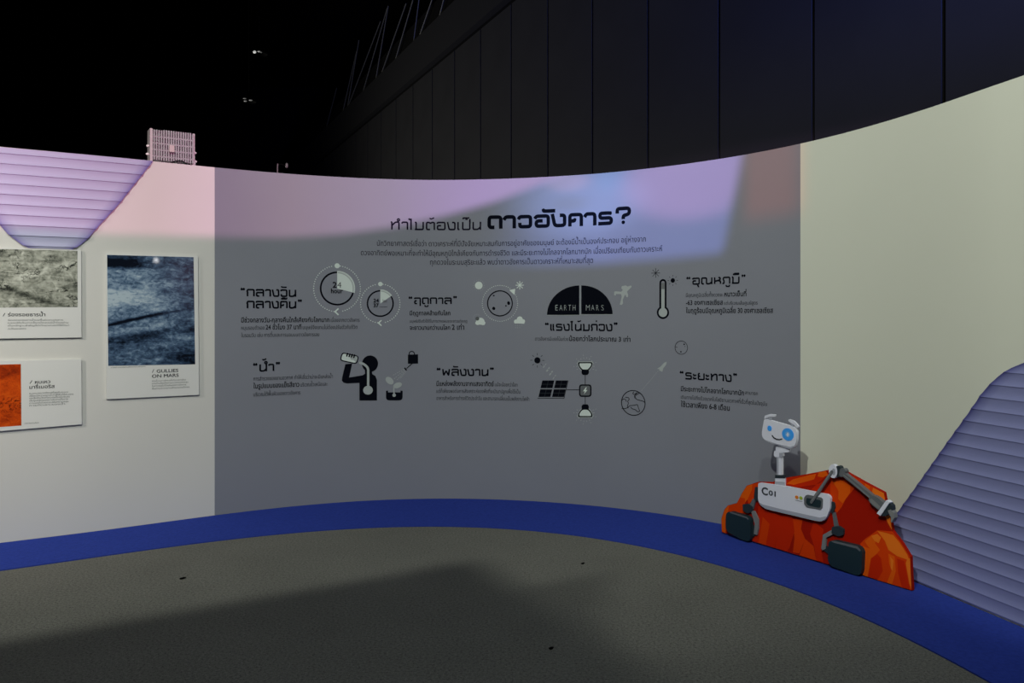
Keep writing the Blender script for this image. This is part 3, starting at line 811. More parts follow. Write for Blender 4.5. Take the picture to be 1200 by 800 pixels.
# ================================================================== POSTERS
def pic_mat(name, kind):
    m = bpy.data.materials.new(name); m.use_nodes = True; nt = m.node_tree; b = nt.nodes['Principled BSDF']
    uv = nt.nodes.new('ShaderNodeUVMap'); uv.uv_map = 'UVMap'
    def noise(sx, sy, rot=0.0, det=5, dist=0.0, rough=0.55, off=(0, 0, 0)):
        mp = nt.nodes.new('ShaderNodeMapping'); mp.inputs['Rotation'].default_value = (0, 0, rot); mp.inputs['Location'].default_value = off
        mp.inputs['Scale'].default_value = (sx, sy, 1); nt.links.new(uv.outputs[0], mp.inputs[0])
        n = nt.nodes.new('ShaderNodeTexNoise'); n.inputs['Scale'].default_value = 1; n.inputs['Detail'].default_value = det
        n.inputs['Distortion'].default_value = dist; n.inputs['Roughness'].default_value = rough
        nt.links.new(mp.outputs[0], n.inputs[0]); return E_(nt, n.outputs[0])
    sp = nt.nodes.new('ShaderNodeSeparateXYZ'); nt.links.new(uv.outputs[0], sp.inputs[0]); u, v = E_(nt, sp.outputs[0]), E_(nt, sp.outputs[1])
    def g(cu, cv, ru, rv, slope=0.0):
        a = (u - cu) / ru; c = (v - cv - (u - cu) * slope) / rv
        return ((a * a + c * c) * -1.0).exp()
    if kind == 'gullies':
        a = (noise(2.2, 11, 0.10, 7, 0.8, 0.6) - 0.5) * 0.9 + (noise(16, 34, 0.15, 5, 0.6, 0.65) - 0.5) * 0.9 + (noise(1.4, 2.6, 0.2, 3, 0.6, off=(3, 1, 0)) - 0.5) * 0.5 + 0.5
        a = a + g(0.10, 0.62, 0.55, 0.13) * 0.32 + g(0.4, 0.34, 0.4, 0.03, 0.15) * 0.16 + g(0.15, 0.82, 0.5, 0.06) * 0.16 + g(0.95, 0.46, 0.25, 0.05, -0.3) * 0.10 + g(0.05, 0.30, 0.3, 0.05) * 0.10
        a = a - g(0.05, 0.925, 0.32, 0.040) * 0.75 - g(0.35, 0.43, 0.5, 0.016, 0.16) * 0.45 - g(0.2, 0.405, 0.35, 0.012, 0.2) * 0.4 - g(0.45, 0.27, 0.5, 0.045, 0.10) * 0.32 - g(1.0, 0.90, 0.40, 0.25) * 0.10 - g(1.0, 0.05, 0.3, 0.12) * 0.3
        c = (a + 0.07).ramp([(0.18, (0.006, 0.009, 0.017)), (0.40, (0.030, 0.055, 0.105)), (0.58, (0.085, 0.145, 0.24)), (0.76, (0.24, 0.34, 0.46)), (0.95, (0.48, 0.58, 0.65))])
        p = g(0.95, 0.86, 0.35, 0.35) * 0.06
        c = vadd(nt, c, vscale(nt, (0.6, 0.25, 0.35), p)); rough = 0.035
    elif kind == 'canyon':
        a = (noise(9, 5, 0.5, 7, 1.6, 0.6) - 0.5) * 0.9 + (noise(5, 16, 0.45, 5, 1.2) - 0.5) * 0.5 + (noise(40, 18, 0.4, 4, 0.5) - 0.5) * 0.35 + 0.52
        for sc_, of_, th in ((3.2, (5, 2, 0), 0.012), (5.0, (8, 1, 0), 0.010)):
            cr = noise(sc_ * 1.6, sc_ * 1.1, -0.5, 5, 0.9, off=of_); k = (cr - 0.5)._m('ABSOLUTE').smooth(0.0, th * 1.6)
            reg = noise(4.6, 2.2, 0, 2, 0, off=(of_[0], 7, 0)).smooth(0.48, 0.58)
            a = a - (k * -1.0 + 1.0) * reg * 0.55
        a = a + g(0.72, 0.62, 0.30, 0.06, 0.8) * 0.18 - g(0.62, 0.22, 0.2, 0.05, -0.7) * 0.25
        for cu, cv, r_ in ((0.51, 0.86, .010), (0.59, 0.92, .009), (0.755, 0.66, .016), (0.66, 0.55, .008), (0.86, 0.30, .007)):
            a = a + g(cu, cv, r_, r_ * 2.4) * 0.35 - g(cu - r_, cv + r_ * 2.0, r_, r_ * 2.0) * 0.28
        c = a.ramp([(0.15, (0.02, 0.022, 0.018)), (0.36, (0.15, 0.16, 0.13)), (0.54, (0.37, 0.38, 0.32)), (0.75, (0.64, 0.65, 0.57))]); rough = 0.35
    else:
        a = (noise(7, 9, 0.2, 6, 0.8) - 0.5) * 0.5 + (noise(50, 40, 0, 4) - 0.5) * 0.3 + 0.55
        cr = noise(9, 16, 0.1, 6, 1.0, off=(2, 9, 0)); k = (cr - 0.5)._m('ABSOLUTE').smooth(0.0, 0.03)
        a = a - (k * -1.0 + 1.0) * (g(0.9, 0.36, 0.25, 0.10)) * 0.7 - g(0.85, 0.9, 0.2, 0.12) * 0.18 - g(0.9, 0.15, 0.3, 0.10) * 0.08
        c = a.ramp([(0.15, (0.02, 0.004, 0.002)), (0.38, (0.34, 0.030, 0.003)), (0.55, (0.66, 0.075, 0.005)), (0.8, (0.82, 0.15, 0.012))]); rough = 0.3
    nt.links.new(c.o, b.inputs['Base Color']); b.inputs['Roughness'].default_value = rough; b.inputs['Specular IOR Level'].default_value = 0.35
    return m
def surf_wall(x, y, off): return wall3(x, y, off)
def poster(name, label, corners, pic, kind, heads, lines, ink=M_INK2):
    cs = PP(corners); c0 = wall3(sum(p[0] for p in cs) / 4, min(p[1] for p in cs), 0.0)
    t = thing(name, label, 'poster', c0, 'mission posters on the white wall')
    b = Build(surf_wall); b.add([ccw(cs)], 0.015, 0.003, grid=0.1); b.done('board', M_BOARD, t)
    b = Build(surf_wall); b.add([ccw(PP(pic))], 0.0156, None, grid=0.1); b.done('picture', pic_mat(kind + '_picture', kind), t, uvs=True)
    b = Build(surf_wall)
    for (tx, a, e, y, h, bo) in heads: wall_text(b, tx, a, e, y, h, bo, off=0.0160)
    b.done('heading', M_INK2, t)
    for (tx, a, e, y, h) in lines:
        b = Build(surf_wall); wall_text(b, tx, a, e, y, h, 0.0, off=0.0160); b.done('text_line', M_MIDGREY, t)
    return t
def z2(x, y): return (x / 3.3346, 280 + y / 3.3346)
poster('gullies_poster', 'tall white poster with blue ridged terrain picture, captioned gullies on Mars',
       [(123.9, 297.2), (231.4, 300.3), (232.7, 462.2), (124.4, 467.4)], [(125.2, 298.7), (226.3, 301.4), (228.2, 426.6), (126.6, 428.4)], 'gullies',
       [('/', 177.5, 180.2, 436.4, 3.2, 0), ('GULLIES', 183, 208.4, 436.4, 2.9, .016), ('ON MARS', 177.5, 208.9, 442.3, 2.9, .016)],
       [('ร่องน้ำบนดาวอังคารที่เกิดจากการไหล', 177.5, 217, 447, 1.35), ('ของน้ำแข็งแห้งตามแนวลาดของหลุม', 177.5, 220, 449.9, 1.35), ('ในช่วงฤดูใบไม้ผลิของดาวอังคาร', 177.5, 217.5, 452.9, 1.35), ('ซึ่งถ่ายจากยานสำรวจวงโคจร', 177.5, 221.5, 456, 1.35),
        ('ภาพถ่ายจากยานสำรวจดาวอังคาร', 129.5, 170, 431, 1.0)])
poster('canyon_poster', 'white poster with grey-green cracked channel terrain picture under the lavender trapezoid',
       [(-78, 288), (95.0, 293), (95.4, 395.2), (-78, 397.5)], [(-74, 290), (90.6, 294), (90.9, 359.6), (-74, 361)], 'canyon',
       [('/', 3.2, 6.5, 370.4, 2.9, 0), ('ร่องรอยธารน้ำ', 9.3, 53.2, 370.4, 3.0, .014)],
       [('ร่องรอยของธารน้ำบนพื้นผิวดาวอังคาร', 9.3, 74, 375.8, 1.35), ('แสดงให้เห็นว่าครั้งหนึ่งเคยมีน้ำไหลผ่าน', 9.3, 80, 379, 1.35), ('เป็นหลักฐานสำคัญที่นักวิทยาศาสตร์ใช้ศึกษา', 9.3, 81, 382.3, 1.35), ('ประวัติของดาวอังคาร', 9.3, 30.6, 385.9, 1.35)])
poster('valley_poster', 'white poster with orange Martian valley picture and text on its right, lower left',
       [(-78, 424.5), (95.2, 420.6), (95.7, 496.6), (-78, 511)], [(-78, 429), (24.5, 426.3), (25.2, 498), (-78, 505.5)], 'valley',
       [('/', 34.8, 38, 449.2, 2.9, 0), ('หุบเหว', 41, 59, 449.2, 3.0, .014), ('มาริเนอริส', 34.5, 64, 455.2, 3.0, .014)],
       [('หุบเหวขนาดใหญ่ที่สุดในระบบ', 34.5, 79.5, 461.5, 1.35), ('สุริยะมีความยาวกว่าสี่พันกิโลเมตร', 34.5, 86, 464.4, 1.35), ('และลึกถึงเจ็ดกิโลเมตรตั้งอยู่บริเวณ', 34.5, 81.5, 467.2, 1.35), ('เส้นศูนย์สูตรของดาวอังคารเกิดจาก', 34.5, 79.5, 470, 1.35), ('การแยกตัวของเปลือกดาวและ', 34.5, 80.5, 472.9, 1.35), ('การกัดเซาะของน้ำ', 34.5, 76, 475.6, 1.35),
        ('ภาพถ่ายจากยานสำรวจ', 29, 45.5, 496.2, 1.0)])

# ================================================================== FLOODLIGHT ON THE WALL TOP
fx, fy, ftx, fty, fnx, fny = frame(s_of(203))
FZ = top_z(s_of(203))
FS = y_of(203) / F                                       # metres per pixel here
fl_root = (fx - fnx * 0.03, fy - fny * 0.03, FZ)
def fl(a, d, h): return (fl_root[0] + ftx * a + fnx * d, fl_root[1] + fty * a + fny * d, FZ + h)   # along the wall, towards viewer, up
flood = thing('floodlight', 'silver finned floodlight seen from behind, standing on the white wall top', 'light', fl_root)
def fbox(vs, fs, a0, a1, d0, d1, h0, h1, bev=0.0):
    b = len(vs)
    vs += [fl(a, d, h) for h in (h0, h1) for (a, d) in ((a0, d1), (a0, d0), (a1, d0), (a1, d1))]
    fs += [tuple(b + i for i in q) for q in ((0, 1, 2, 3), (7, 6, 5, 4), (1, 0, 4, 5), (2, 1, 5, 6), (3, 2, 6, 7), (0, 3, 7, 4))]
M_ALU = mat('floodlight_aluminium', (0.40, 0.40, 0.41), 0.5, metal=0.0, spec=0.4)
M_ALU2 = mat('floodlight_fin_gap', (0.16, 0.155, 0.165), 0.6)
wdt, hgt = 24.2 * FS, 38.0 * FS
vs, fs = [], []; fbox(vs, fs, -wdt, wdt, -0.07, -0.012, 0.012, hgt - 0.004); mesh('housing', vs, fs, M_ALU2, flood)
NF = 17
for i in range(NF):
    a = -wdt + 0.022 + (2 * wdt - 0.034) * i / (NF - 1)
    vs, fs = [], []
    drop = 0.0 if 3 < i < 16 else -0.004
    fbox(vs, fs, a - 0.0042, a + 0.0042, -0.014, 0.022, 0.014, hgt + drop)
    mesh('fin', vs, fs, M_ALU, flood)
for h in (0.16, 0.36, 0.56, 0.76):
    vs, fs = [], []; fbox(vs, fs, -wdt + 0.014, wdt - 0.006, -0.012, 0.012, hgt * h, hgt * h + 0.010); mesh('fin_rib', vs, fs, M_ALU, flood)
for a0, a1, d1 in ((-wdt - 0.004, -wdt + 0.013, 0.020), (wdt - 0.010, wdt + 0.004, 0.006)):
    vs, fs = [], []; fbox(vs, fs, a0, a1, -0.08, d1, 0.0, hgt + 0.002); mesh('side_plate', vs, fs, mat('floodlight_side', (0.56, 0.52, 0.52), 0.5), flood)
vs, fs = [], []; fbox(vs, fs, -0.026, 0.008, 0.018, 0.042, hgt * 0.33, hgt * 0.55)
k = mesh('driver_box', vs, fs, mat('driver_cream', (0.60, 0.52, 0.50), 0.5), flood); bv = k.modifiers.new('b', 'BEVEL'); bv.width = 0.004; bv.segments = 2
for a, h in ((-wdt - 0.010, 0.50), (-wdt - 0.013, 0.25), (wdt + 0.010, 0.43), (wdt + 0.013, 0.16)):
    bm = bmesh.new(); bmesh.ops.create_uvsphere(bm, u_segments=10, v_segments=8, radius=0.0085)
    vs = [fl(a + v.co.x * 1.3, -0.02 + v.co.y, hgt * h + v.co.z) for v in bm.verts]; fs = [tuple(v.index for v in f.verts) for f in bm.faces]; bm.free()
    mesh('bolt', vs, fs, mat('bright_bolt', (0.85, 0.85, 0.83), 0.3), flood, smooth=True)
def tube(pts, r, n=8):
    vs, fs = [], []
    P = [Vector(p) for p in pts]
    for i, p in enumerate(P):
        t = (P[min(i + 1, len(P) - 1)] - P[max(i - 1, 0)]).normalized()
        a = t.cross(Vector((0, 0, 1)) if abs(t.z) < 0.9 else Vector((1, 0, 0))).normalized(); b = t.cross(a)
        for k in range(n):
            q = p + a * (r * math.cos(2 * math.pi * k / n)) + b * (r * math.sin(2 * math.pi * k / n)); vs.append(tuple(q))
    for i in range(len(P) - 1):
        for k in range(n): fs.append((i * n + k, i * n + (k + 1) % n, (i + 1) * n + (k + 1) % n, (i + 1) * n + k))
    fs += [tuple(range(n))[::-1], tuple((len(P) - 1) * n + k for k in range(n))]
    return vs, fs
vs, fs = tube([fl(-0.01 + 0.12 * t, 0.02 + 0.012 * math.sin(math.pi * t), 0.006 + 0.016 * math.sin(math.pi * min(1, t * 1.15)) - 0.003 * t) for t in [i / 14 for i in range(15)]], 0.0035)
mesh('cable', vs, fs, M_GAP, flood, smooth=True)
vs, fs = [], []; fbox(vs, fs, wdt + 0.005, wdt + 0.010, -0.03, 0.0, 0.0, hgt * 0.2); mesh('bracket', vs, fs, M_ALU, flood)

# small clamp post on the wall top
cx_, cy_, ctx, cty, cnx, cny = frame(s_of(326)); CZ = top_z(s_of(326))
clamp = thing('clamp_bracket', 'small dark clamp bracket standing on the grey wall top', 'bracket', (cx_ - cnx * .03, cy_ - cny * .03, CZ))
def cl(a, d, h): return (cx_ + ctx * a + cnx * (d - 0.03), cy_ + cty * a + cny * (d - 0.03), CZ + h)
vs, fs = tube([cl(0, 0, 0), cl(0, 0, 0.05), cl(0.002, 0, 0.072)], 0.005); mesh('post', vs, fs, mat('clamp_grey', (0.10, 0.09, 0.10), 0.5), clamp)
vs, fs = tube([cl(0, 0, 0.068), cl(0.03, 0, 0.070), cl(0.060, 0, 0.062)], 0.004); mesh('arm', vs, fs, M_GAP, clamp)
bm = bmesh.new(); bmesh.ops.create_uvsphere(bm, u_segments=12, v_segments=8, radius=0.011)
vs = [cl(0.066 + v.co.x, v.co.y, 0.064 + v.co.z * 1.7) for v in bm.verts]; fs = [tuple(v.index for v in f.verts) for f in bm.faces]; bm.free()
mesh('lamp_head', vs, fs, mat('clamp_head', (0.12, 0.12, 0.125), 0.4), clamp, smooth=True)

# hall ceiling lamps and the rods above the beam
def ceiling_lamp(px, py, Y, label, glow, sx):
    c = ((px - 600) / F * Y, Y, EYE + (HZ - py) / F * Y)
    t = thing('ceiling_lamp', label, 'ceiling lamp', c, 'unlit lamps high in the dark hall')
    n = 20
    vs = [(c[0] + r * math.cos(2 * math.pi * k / n), c[1] + r * math.sin(2 * math.pi * k / n), c[2] + h) for (r, h) in ((0.13, -0.02), (0.12, 0.03), (0.05, 0.12), (0.02, 0.16)) for k in range(n)]
    fs = [(i * n + k, i * n + (k + 1) % n, (i + 1) * n + (k + 1) % n, (i + 1) * n + k) for i in range(3) for k in range(n)] + [tuple(3 * n + k for k in range(n))]
    mesh('shade', vs, fs, M_BLACK, t, smooth=True)
    vs, fs = tube([(c[0], c[1], c[2] + 0.15), (c[0], c[1], 11.0)], 0.008, 6); mesh('stem', vs, fs, M_BLACK, t)
    for (a, b, w, h, g_) in glow:
        x, z = c[0] + a * Y / F, c[2] - b * Y / F
        bm = bmesh.new(); bmesh.ops.create_uvsphere(bm, u_segments=12, v_segments=8, radius=1.0)
        vs = [(x + v.co.x * w * Y / F, c[1] - 0.13 + v.co.y * 0.02, z + v.co.z * h * Y / F) for v in bm.verts]; fs = [tuple(v.index for v in f.verts) for f in bm.faces]; bm.free()
        mesh('bulb', vs, fs, mat('bulb_glow_%d' % int(g_ * 100), (g_, g_, g_ * 0.98), 0.4, emit=1.0), t, smooth=True)
ceiling_lamp(304, 62, 13.0, 'ceiling lamp with a brighter bulb, the upper of two in the dark hall', [(-2.6, 2.0, 1.9, 1.6, 0.42), (2.4, 1.4, 1.7, 0.7, 0.16), (5.0, 2.4, 1.0, 0.5, 0.05)], 1)
ceiling_lamp(292, 118, 15.0, 'faint ceiling lamp with three dim bulbs, the lower of two in the dark hall', [(-2.6, -0.4, 2.0, 0.6, 0.06), (-1.8, 2.6, 1.9, 0.7, 0.09), (4.4, 1.6, 2.3, 0.7, 0.08)], 1)

rods = [((381, 155), (394.6, 103)), ((407, 127), (420.7, 47)), ((402, 130), (418, 60)), ((425, 109), (454, 9)), ((440, 96), (455, 7)), ((445, 92), (476, 4)), ((462, 75), (484, 0)),
        ((484, 54), (492, -8)), ((489, 50), (509, -8)), ((513, 27), (523, -12)), ((409, 122), (446, 25))]
pc = hall_px(450, 87, 0.05)
truss = thing('hanger_truss', 'thin dark steel hanger rods slanting up from the fascia beam into the dark', 'truss', pc)
for a, b in rods:
    p, q = hall_px(*a, 0.05), hall_px(*b, 0.05)
    p, q = Vector(p), Vector(q); p = p + (p - q).normalized() * 0.2
    vs, fs = tube([tuple(p), tuple(q)], 0.012, 5); mesh('hanger_rod', vs, fs, mat('rod_steel', (0.03, 0.03, 0.028), 0.5), truss)

# lint on the carpet
for px, py, lab, r_ in ((214, 678, 'dark lint scrap on the grey carpet near the white wall', .014), (683, 660.5, 'dark lint scrap on the grey carpet below the half-dome icon', .010), (646, 760, 'dark lint scrap on the grey carpet nearest the viewer', .010)):
    x, y = ground(px, py)
    bm = bmesh.new(); bmesh.ops.create_icosphere(bm, subdivisions=2, radius=1.0)
    vs = [(x + v.co.x * r_ * (1 + .3 * math.sin(5 * v.co.y)), y + v.co.y * r_ * 1.1 + v.co.x * .006, 0.0035 + v.co.z * 0.0035) for v in bm.verts]; fs = [tuple(v.index for v in f.verts) for f in bm.faces]; bm.free()
    tag(mesh('lint_scrap', vs, fs, M_GAP, smooth=True), lab, 'lint')

# ================================================================== PRINTED VINYL ON THE GREY WALL
def gthing(name, label, cat, px, py, group=None):
    s, z = W(px, py); return thing(name, label, cat, wall3(s, z, 0.0), group)
def vin(name, parent, shapes, mats=M_INK):
    b = Build(surf_wall)
    for c, o, mi, g in shapes: b.add(c, o, None, mi, g)
    return b.done(name, mats, parent)
L1, L2, L3, L4 = 0.0014, 0.0020, 0.0026, 0.0032

# squared loopless Thai lettering of the titles: strokes in a cell one consonant high
def _t(*p): return list(p)
TH_ = {
 'ก': (.96, [[(.08, 0), (.08, .60), (.02, .70), (.10, .94), (.88, .94), (.88, 0)]]), 'ล': (1.0, [[(.04, .80), (.10, .94), (.92, .94), (.92, 0)], [(.92, .54), (.08, .54), (.08, .06), (.42, .06)]]),
 'า': (.70, [[(.02, .78), (.10, .94), (.62, .94), (.62, 0)]]), 'ง': (.88, [[(.02, 1.0), (.20, .06), (.80, .06), (.80, .94), (.50, .94)]]), 'ว': (.86, [[(.02, .78), (.10, .94), (.78, .94), (.78, .06), (.10, .06), (.10, .36)]]),
 'น': (.96, [[(.10, 1.0), (.10, .06), (.60, .06), (.86, .34)], [(.87, 1.0), (.87, 0)]]), 'ค': (.96, [[(.08, 0), (.08, .94), (.88, .94), (.88, 0)], [(.08, .40), (.42, .40), (.42, .60)]]),
 'ฤ': (.92, [[(.40, .06), (.08, .06), (.08, .50), (.36, .50)], [(.02, .80), (.10, .94), (.84, .94), (.84, -.34)]]), 'ด': (.94, [[(.42, .06), (.08, .06), (.08, .94), (.86, .94), (.86, 0)]]),
 'เ': (.30, [[(.08, 1.0), (.08, .06), (.24, .06)]]), 'แ': (.62, [[(.08, 1.0), (.08, .06), (.24, .06)], [(.42, 1.0), (.42, .06), (.58, .06)]]), 'โ': (.40, [[(-.08, 1.36), (.30, 1.36)], [(.12, 1.36), (.12, .06), (.30, .06)]]),
 'ไ': (.34, [[(-.14, 1.40), (-.02, 1.24), (.12, 1.38)], [(.12, 1.40), (.12, 0)]]), 'ม': (.98, [[(.02, .94), (.14, .94), (.14, .04)], [(.0, .06), (.88, .06), (.88, 1.0)]]),
 'ถ': (.94, [[(.0, .06), (.16, .06), (.16, .46), (.06, .62), (.10, .94), (.86, .94), (.86, 0)]]), 'ภ': (.98, [[(-.04, .06), (.16, .06), (.16, .50), (.06, .62), (.10, .94), (.88, .94), (.88, 0)]]),
 'อ': (.94, [[(.02, .78), (.10, .94), (.86, .94), (.86, .06), (.08, .06), (.08, .54), (.46, .54)]]), 'ณ': (1.44, [[(.34, .06), (.08, .06), (.08, .94), (.68, .94), (.68, .06), (1.10, .06), (1.34, .34)], [(1.35, 1.0), (1.35, 0)]]),
 'ห': (.94, [[(.10, 1.0), (.10, 0)], [(.10, .42), (.60, .52), (.82, .72), (.78, .94), (.58, .94)], [(.56, .50), (.84, .40), (.84, 0)]]), 'พ': (1.12, [[(.08, 1.0), (.20, .04), (.54, .74), (.88, .04), (1.0, 1.0)]]),
 'ะ': (.48, [[(.06, .86), (.06, .62), (.34, .62), (.40, .74)], [(.06, .38), (.06, .14), (.34, .14), (.40, .26)]]), 'ย': (.94, [[(.30, .94), (.08, .94), (.08, .54), (.34, .54)], [(.08, .54), (.08, .06), (.86, .06), (.86, 1.0)]]),
 'ท': (.96, [[(.02, .94), (.13, .94), (.13, 0)], [(.13, .52), (.50, .94), (.87, .94), (.87, 0)]]), 'ต': (.98, [[(.44, .06), (.08, .06), (.08, .94), (.36, .94), (.49, .82), (.62, .94), (.90, .94), (.90, 0)]]),
 'ป': (.94, [[(.10, 1.0), (.10, .06), (.86, .06), (.86, 1.36)]]), 'ร': (.92, [[(.88, .86), (.72, .94), (.10, .94), (.10, .54), (.84, .54), (.84, .06), (.02, .06)]]), ' ': (.5, []),
 '“': (.56, [[(.05, .98), (.12, 1.20)], [(.31, .98), (.38, 1.20)]]), '”': (.56, [[(.22, 1.12), (.15, .90)], [(.48, 1.12), (.41, .90)]]),
 'ั': (0, [[(-.72, 1.32), (-.72, 1.17), (-.08, 1.17)]]), 'ื': (0, [[(-.84, 1.16), (-.10, 1.16), (-.10, 1.36)], [(-.84, 1.16), (-.60, 1.30), (-.34, 1.30)], [(-.34, 1.16), (-.34, 1.36)]]), 'ิ': (0, [[(-.84, 1.16), (-.10, 1.16)], [(-.84, 1.16), (-.62, 1.31), (-.10, 1.31), (-.10, 1.16)]]),
 'ู': (0, [[(-.54, -.16), (-.54, -.38), (-.12, -.38), (-.12, -.14)]]), 'ุ': (0, [[(-.34, -.16), (-.16, -.16), (-.16, -.40)]]), '้': (0, [[(-.58, 1.32), (-.44, 1.18), (-.10, 1.36)]]), '่': (0, [[(-.16, 1.16), (-.16, 1.40)]]), '็': (0, [[(-.80, 1.16), (-.80, 1.34), (-.12, 1.34)], [(-.56, 1.17), (-.30, 1.17)]]),
}
def title_text(b, text, px0, px1, py, hpx, wt, off=0.0018):
    a, e = W(px0, py), W(px1, py); h = hpx * mpp(px0)
    pen, items = 0.0, []
    for k, ch in enumerate(text):
        if ch == 'ำ':
            items.append((pen - .18, 0, None)); items.append((pen, 0, TH_['า'][1])); pen += .70 + .18; continue
        w_, paths = TH_[ch]; dy = .24 if ch in TONE and (k + 1 < len(text) and text[k + 1] == 'ำ') else 0
        items.append((pen - (.18 if w_ == 0 else 0), dy, paths)); pen += w_ + .18 if w_ else 0
    pen -= .18; kx = (e[0] - a[0]) / pen
    for x0, dy, paths in items:
        c = []
        if paths is None: c = ring((a[0] + (x0 - .14) * kx, a[1] + 1.22 * h), .05 * h, .05 * h + wt * h * .9, 14)
        else:
            quote = paths is TH_['“'][1] or paths is TH_['”'][1]
            mark = all(min(y for x, y in p) > 1.1 or max(y for x, y in p) < 0 for p in paths)
            up_ = 0.17 if mark and paths[0][0][1] > 0 else (-0.03 if mark else 0)
            for p in paths:
                q = [(a[0] + (x0 + x) * kx, a[1] + (y + dy + up_) * h) for x, y in p]
                c += stroke(q, wt * h * (0.66 if quote else 0.82 if mark else 1), .16 * h)
                if quote: k0 = q[0]; c.append(circ((k0[0] + .05 * h * (1 if paths is TH_['“'][1] else -1), k0[1]),   .165 * h, 14))
        if c: b.add(c, off)

# main heading: heavy squared letters for the planet's name
hd_t = gthing('wall_heading', 'large black Thai heading lettering across the top of the grey wall', 'lettering', 600, 268)
b = Build(surf_wall)
title_text(b, 'ทำไมต้องเป็น', 457.8, 564, 268.9, 9.4, 0.19)
b.done('light_words', M_VIOLET_INK, hd_t)
G = {'ด': ([[(.52, .11), (.14, .11), (.14, .89), (.98, .89), (.98, 0)]], 1.1), 'า': ([[(.03, .66), (.16, .89), (.80, .89), (.80, 0)]], .92),
     'ว': ([[(.03, .68), (.14, .89), (.94, .89), (.94, .11), (.14, .11), (.14, .42)]], 1.07), 'อ': ([[(.03, .70), (.16, .89), (1.0, .89), (1.0, .11), (.14, .11), (.14, .52), (.60, .52)], [(.66, 1.42), (.66, 1.27), (1.5, 1.27)]], 1.13),
     'ง': ([[(.06, 1.02), (.24, .11), (.94, .11), (.94, .89), (.60, .89)]], 1.06), 'ค': ([[(.14, 0), (.14, .89), (1.0, .89), (1.0, 0)], [(.14, .42), (.50, .42), (.50, .58)]], 1.12),
     'ร': ([[(1.0, .86), (.80, .89), (.14, .89), (.14, .52), (.98, .52), (.98, .11), (.02, .11)]], 1.12), '?': ([[(.14, .80), (.14, 1.16), (1.0, 1.16), (1.0, .72), (.57, .62), (.57, .36)]], 1.14)}
b = Build(surf_wall)
def zh(x, y): return (560 + x / 6.316, 230 + y / 6.316)
for ch, xa, xb, yb, h in (('ด', 70, 182, 240, 97), ('า', 190, 282, 238, 96), ('ว', 297, 403, 234, 95), ('อ', 418, 535, 230, 95), ('ง', 545, 655, 227, 96), ('ค', 668, 778, 221, 96), ('า', 787, 878, 215, 97), ('ร', 890, 1002, 208, 97), ('?', 1018, 1136, 200, 98)):
    (sa, za_), (sb, _) = W(*zh(xa, yb)), W(*zh(xb, yb)); paths, wd_ = G[ch]; hh = h / 6.316 * mpp(zh(xa, yb)[0]); kx = (sb - sa) / wd_
    zbase = W(*zh(120, 240))[1] + 0.0005 * (xa - 70) / 100
    c = []
    for p in paths: c += stroke([(sa + x * kx, zbase + y * hh) for x, y in p], 0.275 * hh, 0.20 * hh)
    if ch == '?': c.append(circ((sa + .57 * kx, zbase + .12 * hh), .135 * hh, 20))
    b.add(c, L2)
b.done('heavy_words', M_INK, hd_t)

it = gthing('intro_text', 'three centred lines of small dark Thai text below the large heading', 'lettering', 600, 310)
b = Build(surf_wall)
wall_text(b, 'นักวิทยาศาสตร์เชื่อว่า ดาวเคราะห์ที่มีปัจจัยเหมาะสมกับการอยู่อาศัยของมนุษย์ จะต้องมีน้ำเป็นองค์ประกอบ อยู่ห่างจาก', 441.8, 756.9, 287.8, 4.7)
b.done('text_line', M_VIOLET_INK, it); b = Build(surf_wall)
wall_text(b, 'ดวงอาทิตย์พอเหมาะที่จะทำให้มีอุณหภูมิใกล้เคียงกับการดำรงชีวิต และมีระยะทางไม่ไกลจากโลกมากนัก เมื่อเปรียบเทียบกับดาวเคราะห์', 422.9, 776.2, 298.8, 4.7)
b.done('text_line', M_VIOLET_INK, it); b = Build(surf_wall)
wall_text(b, 'ทุกดวงในระบบสุริยะแล้ว พบว่าดาวอังคารเป็นดาวเคราะห์ที่เหมาะสมที่สุด', 504, 695, 310, 4.7)
b.done('text_line', M_VIOLET_INK, it)

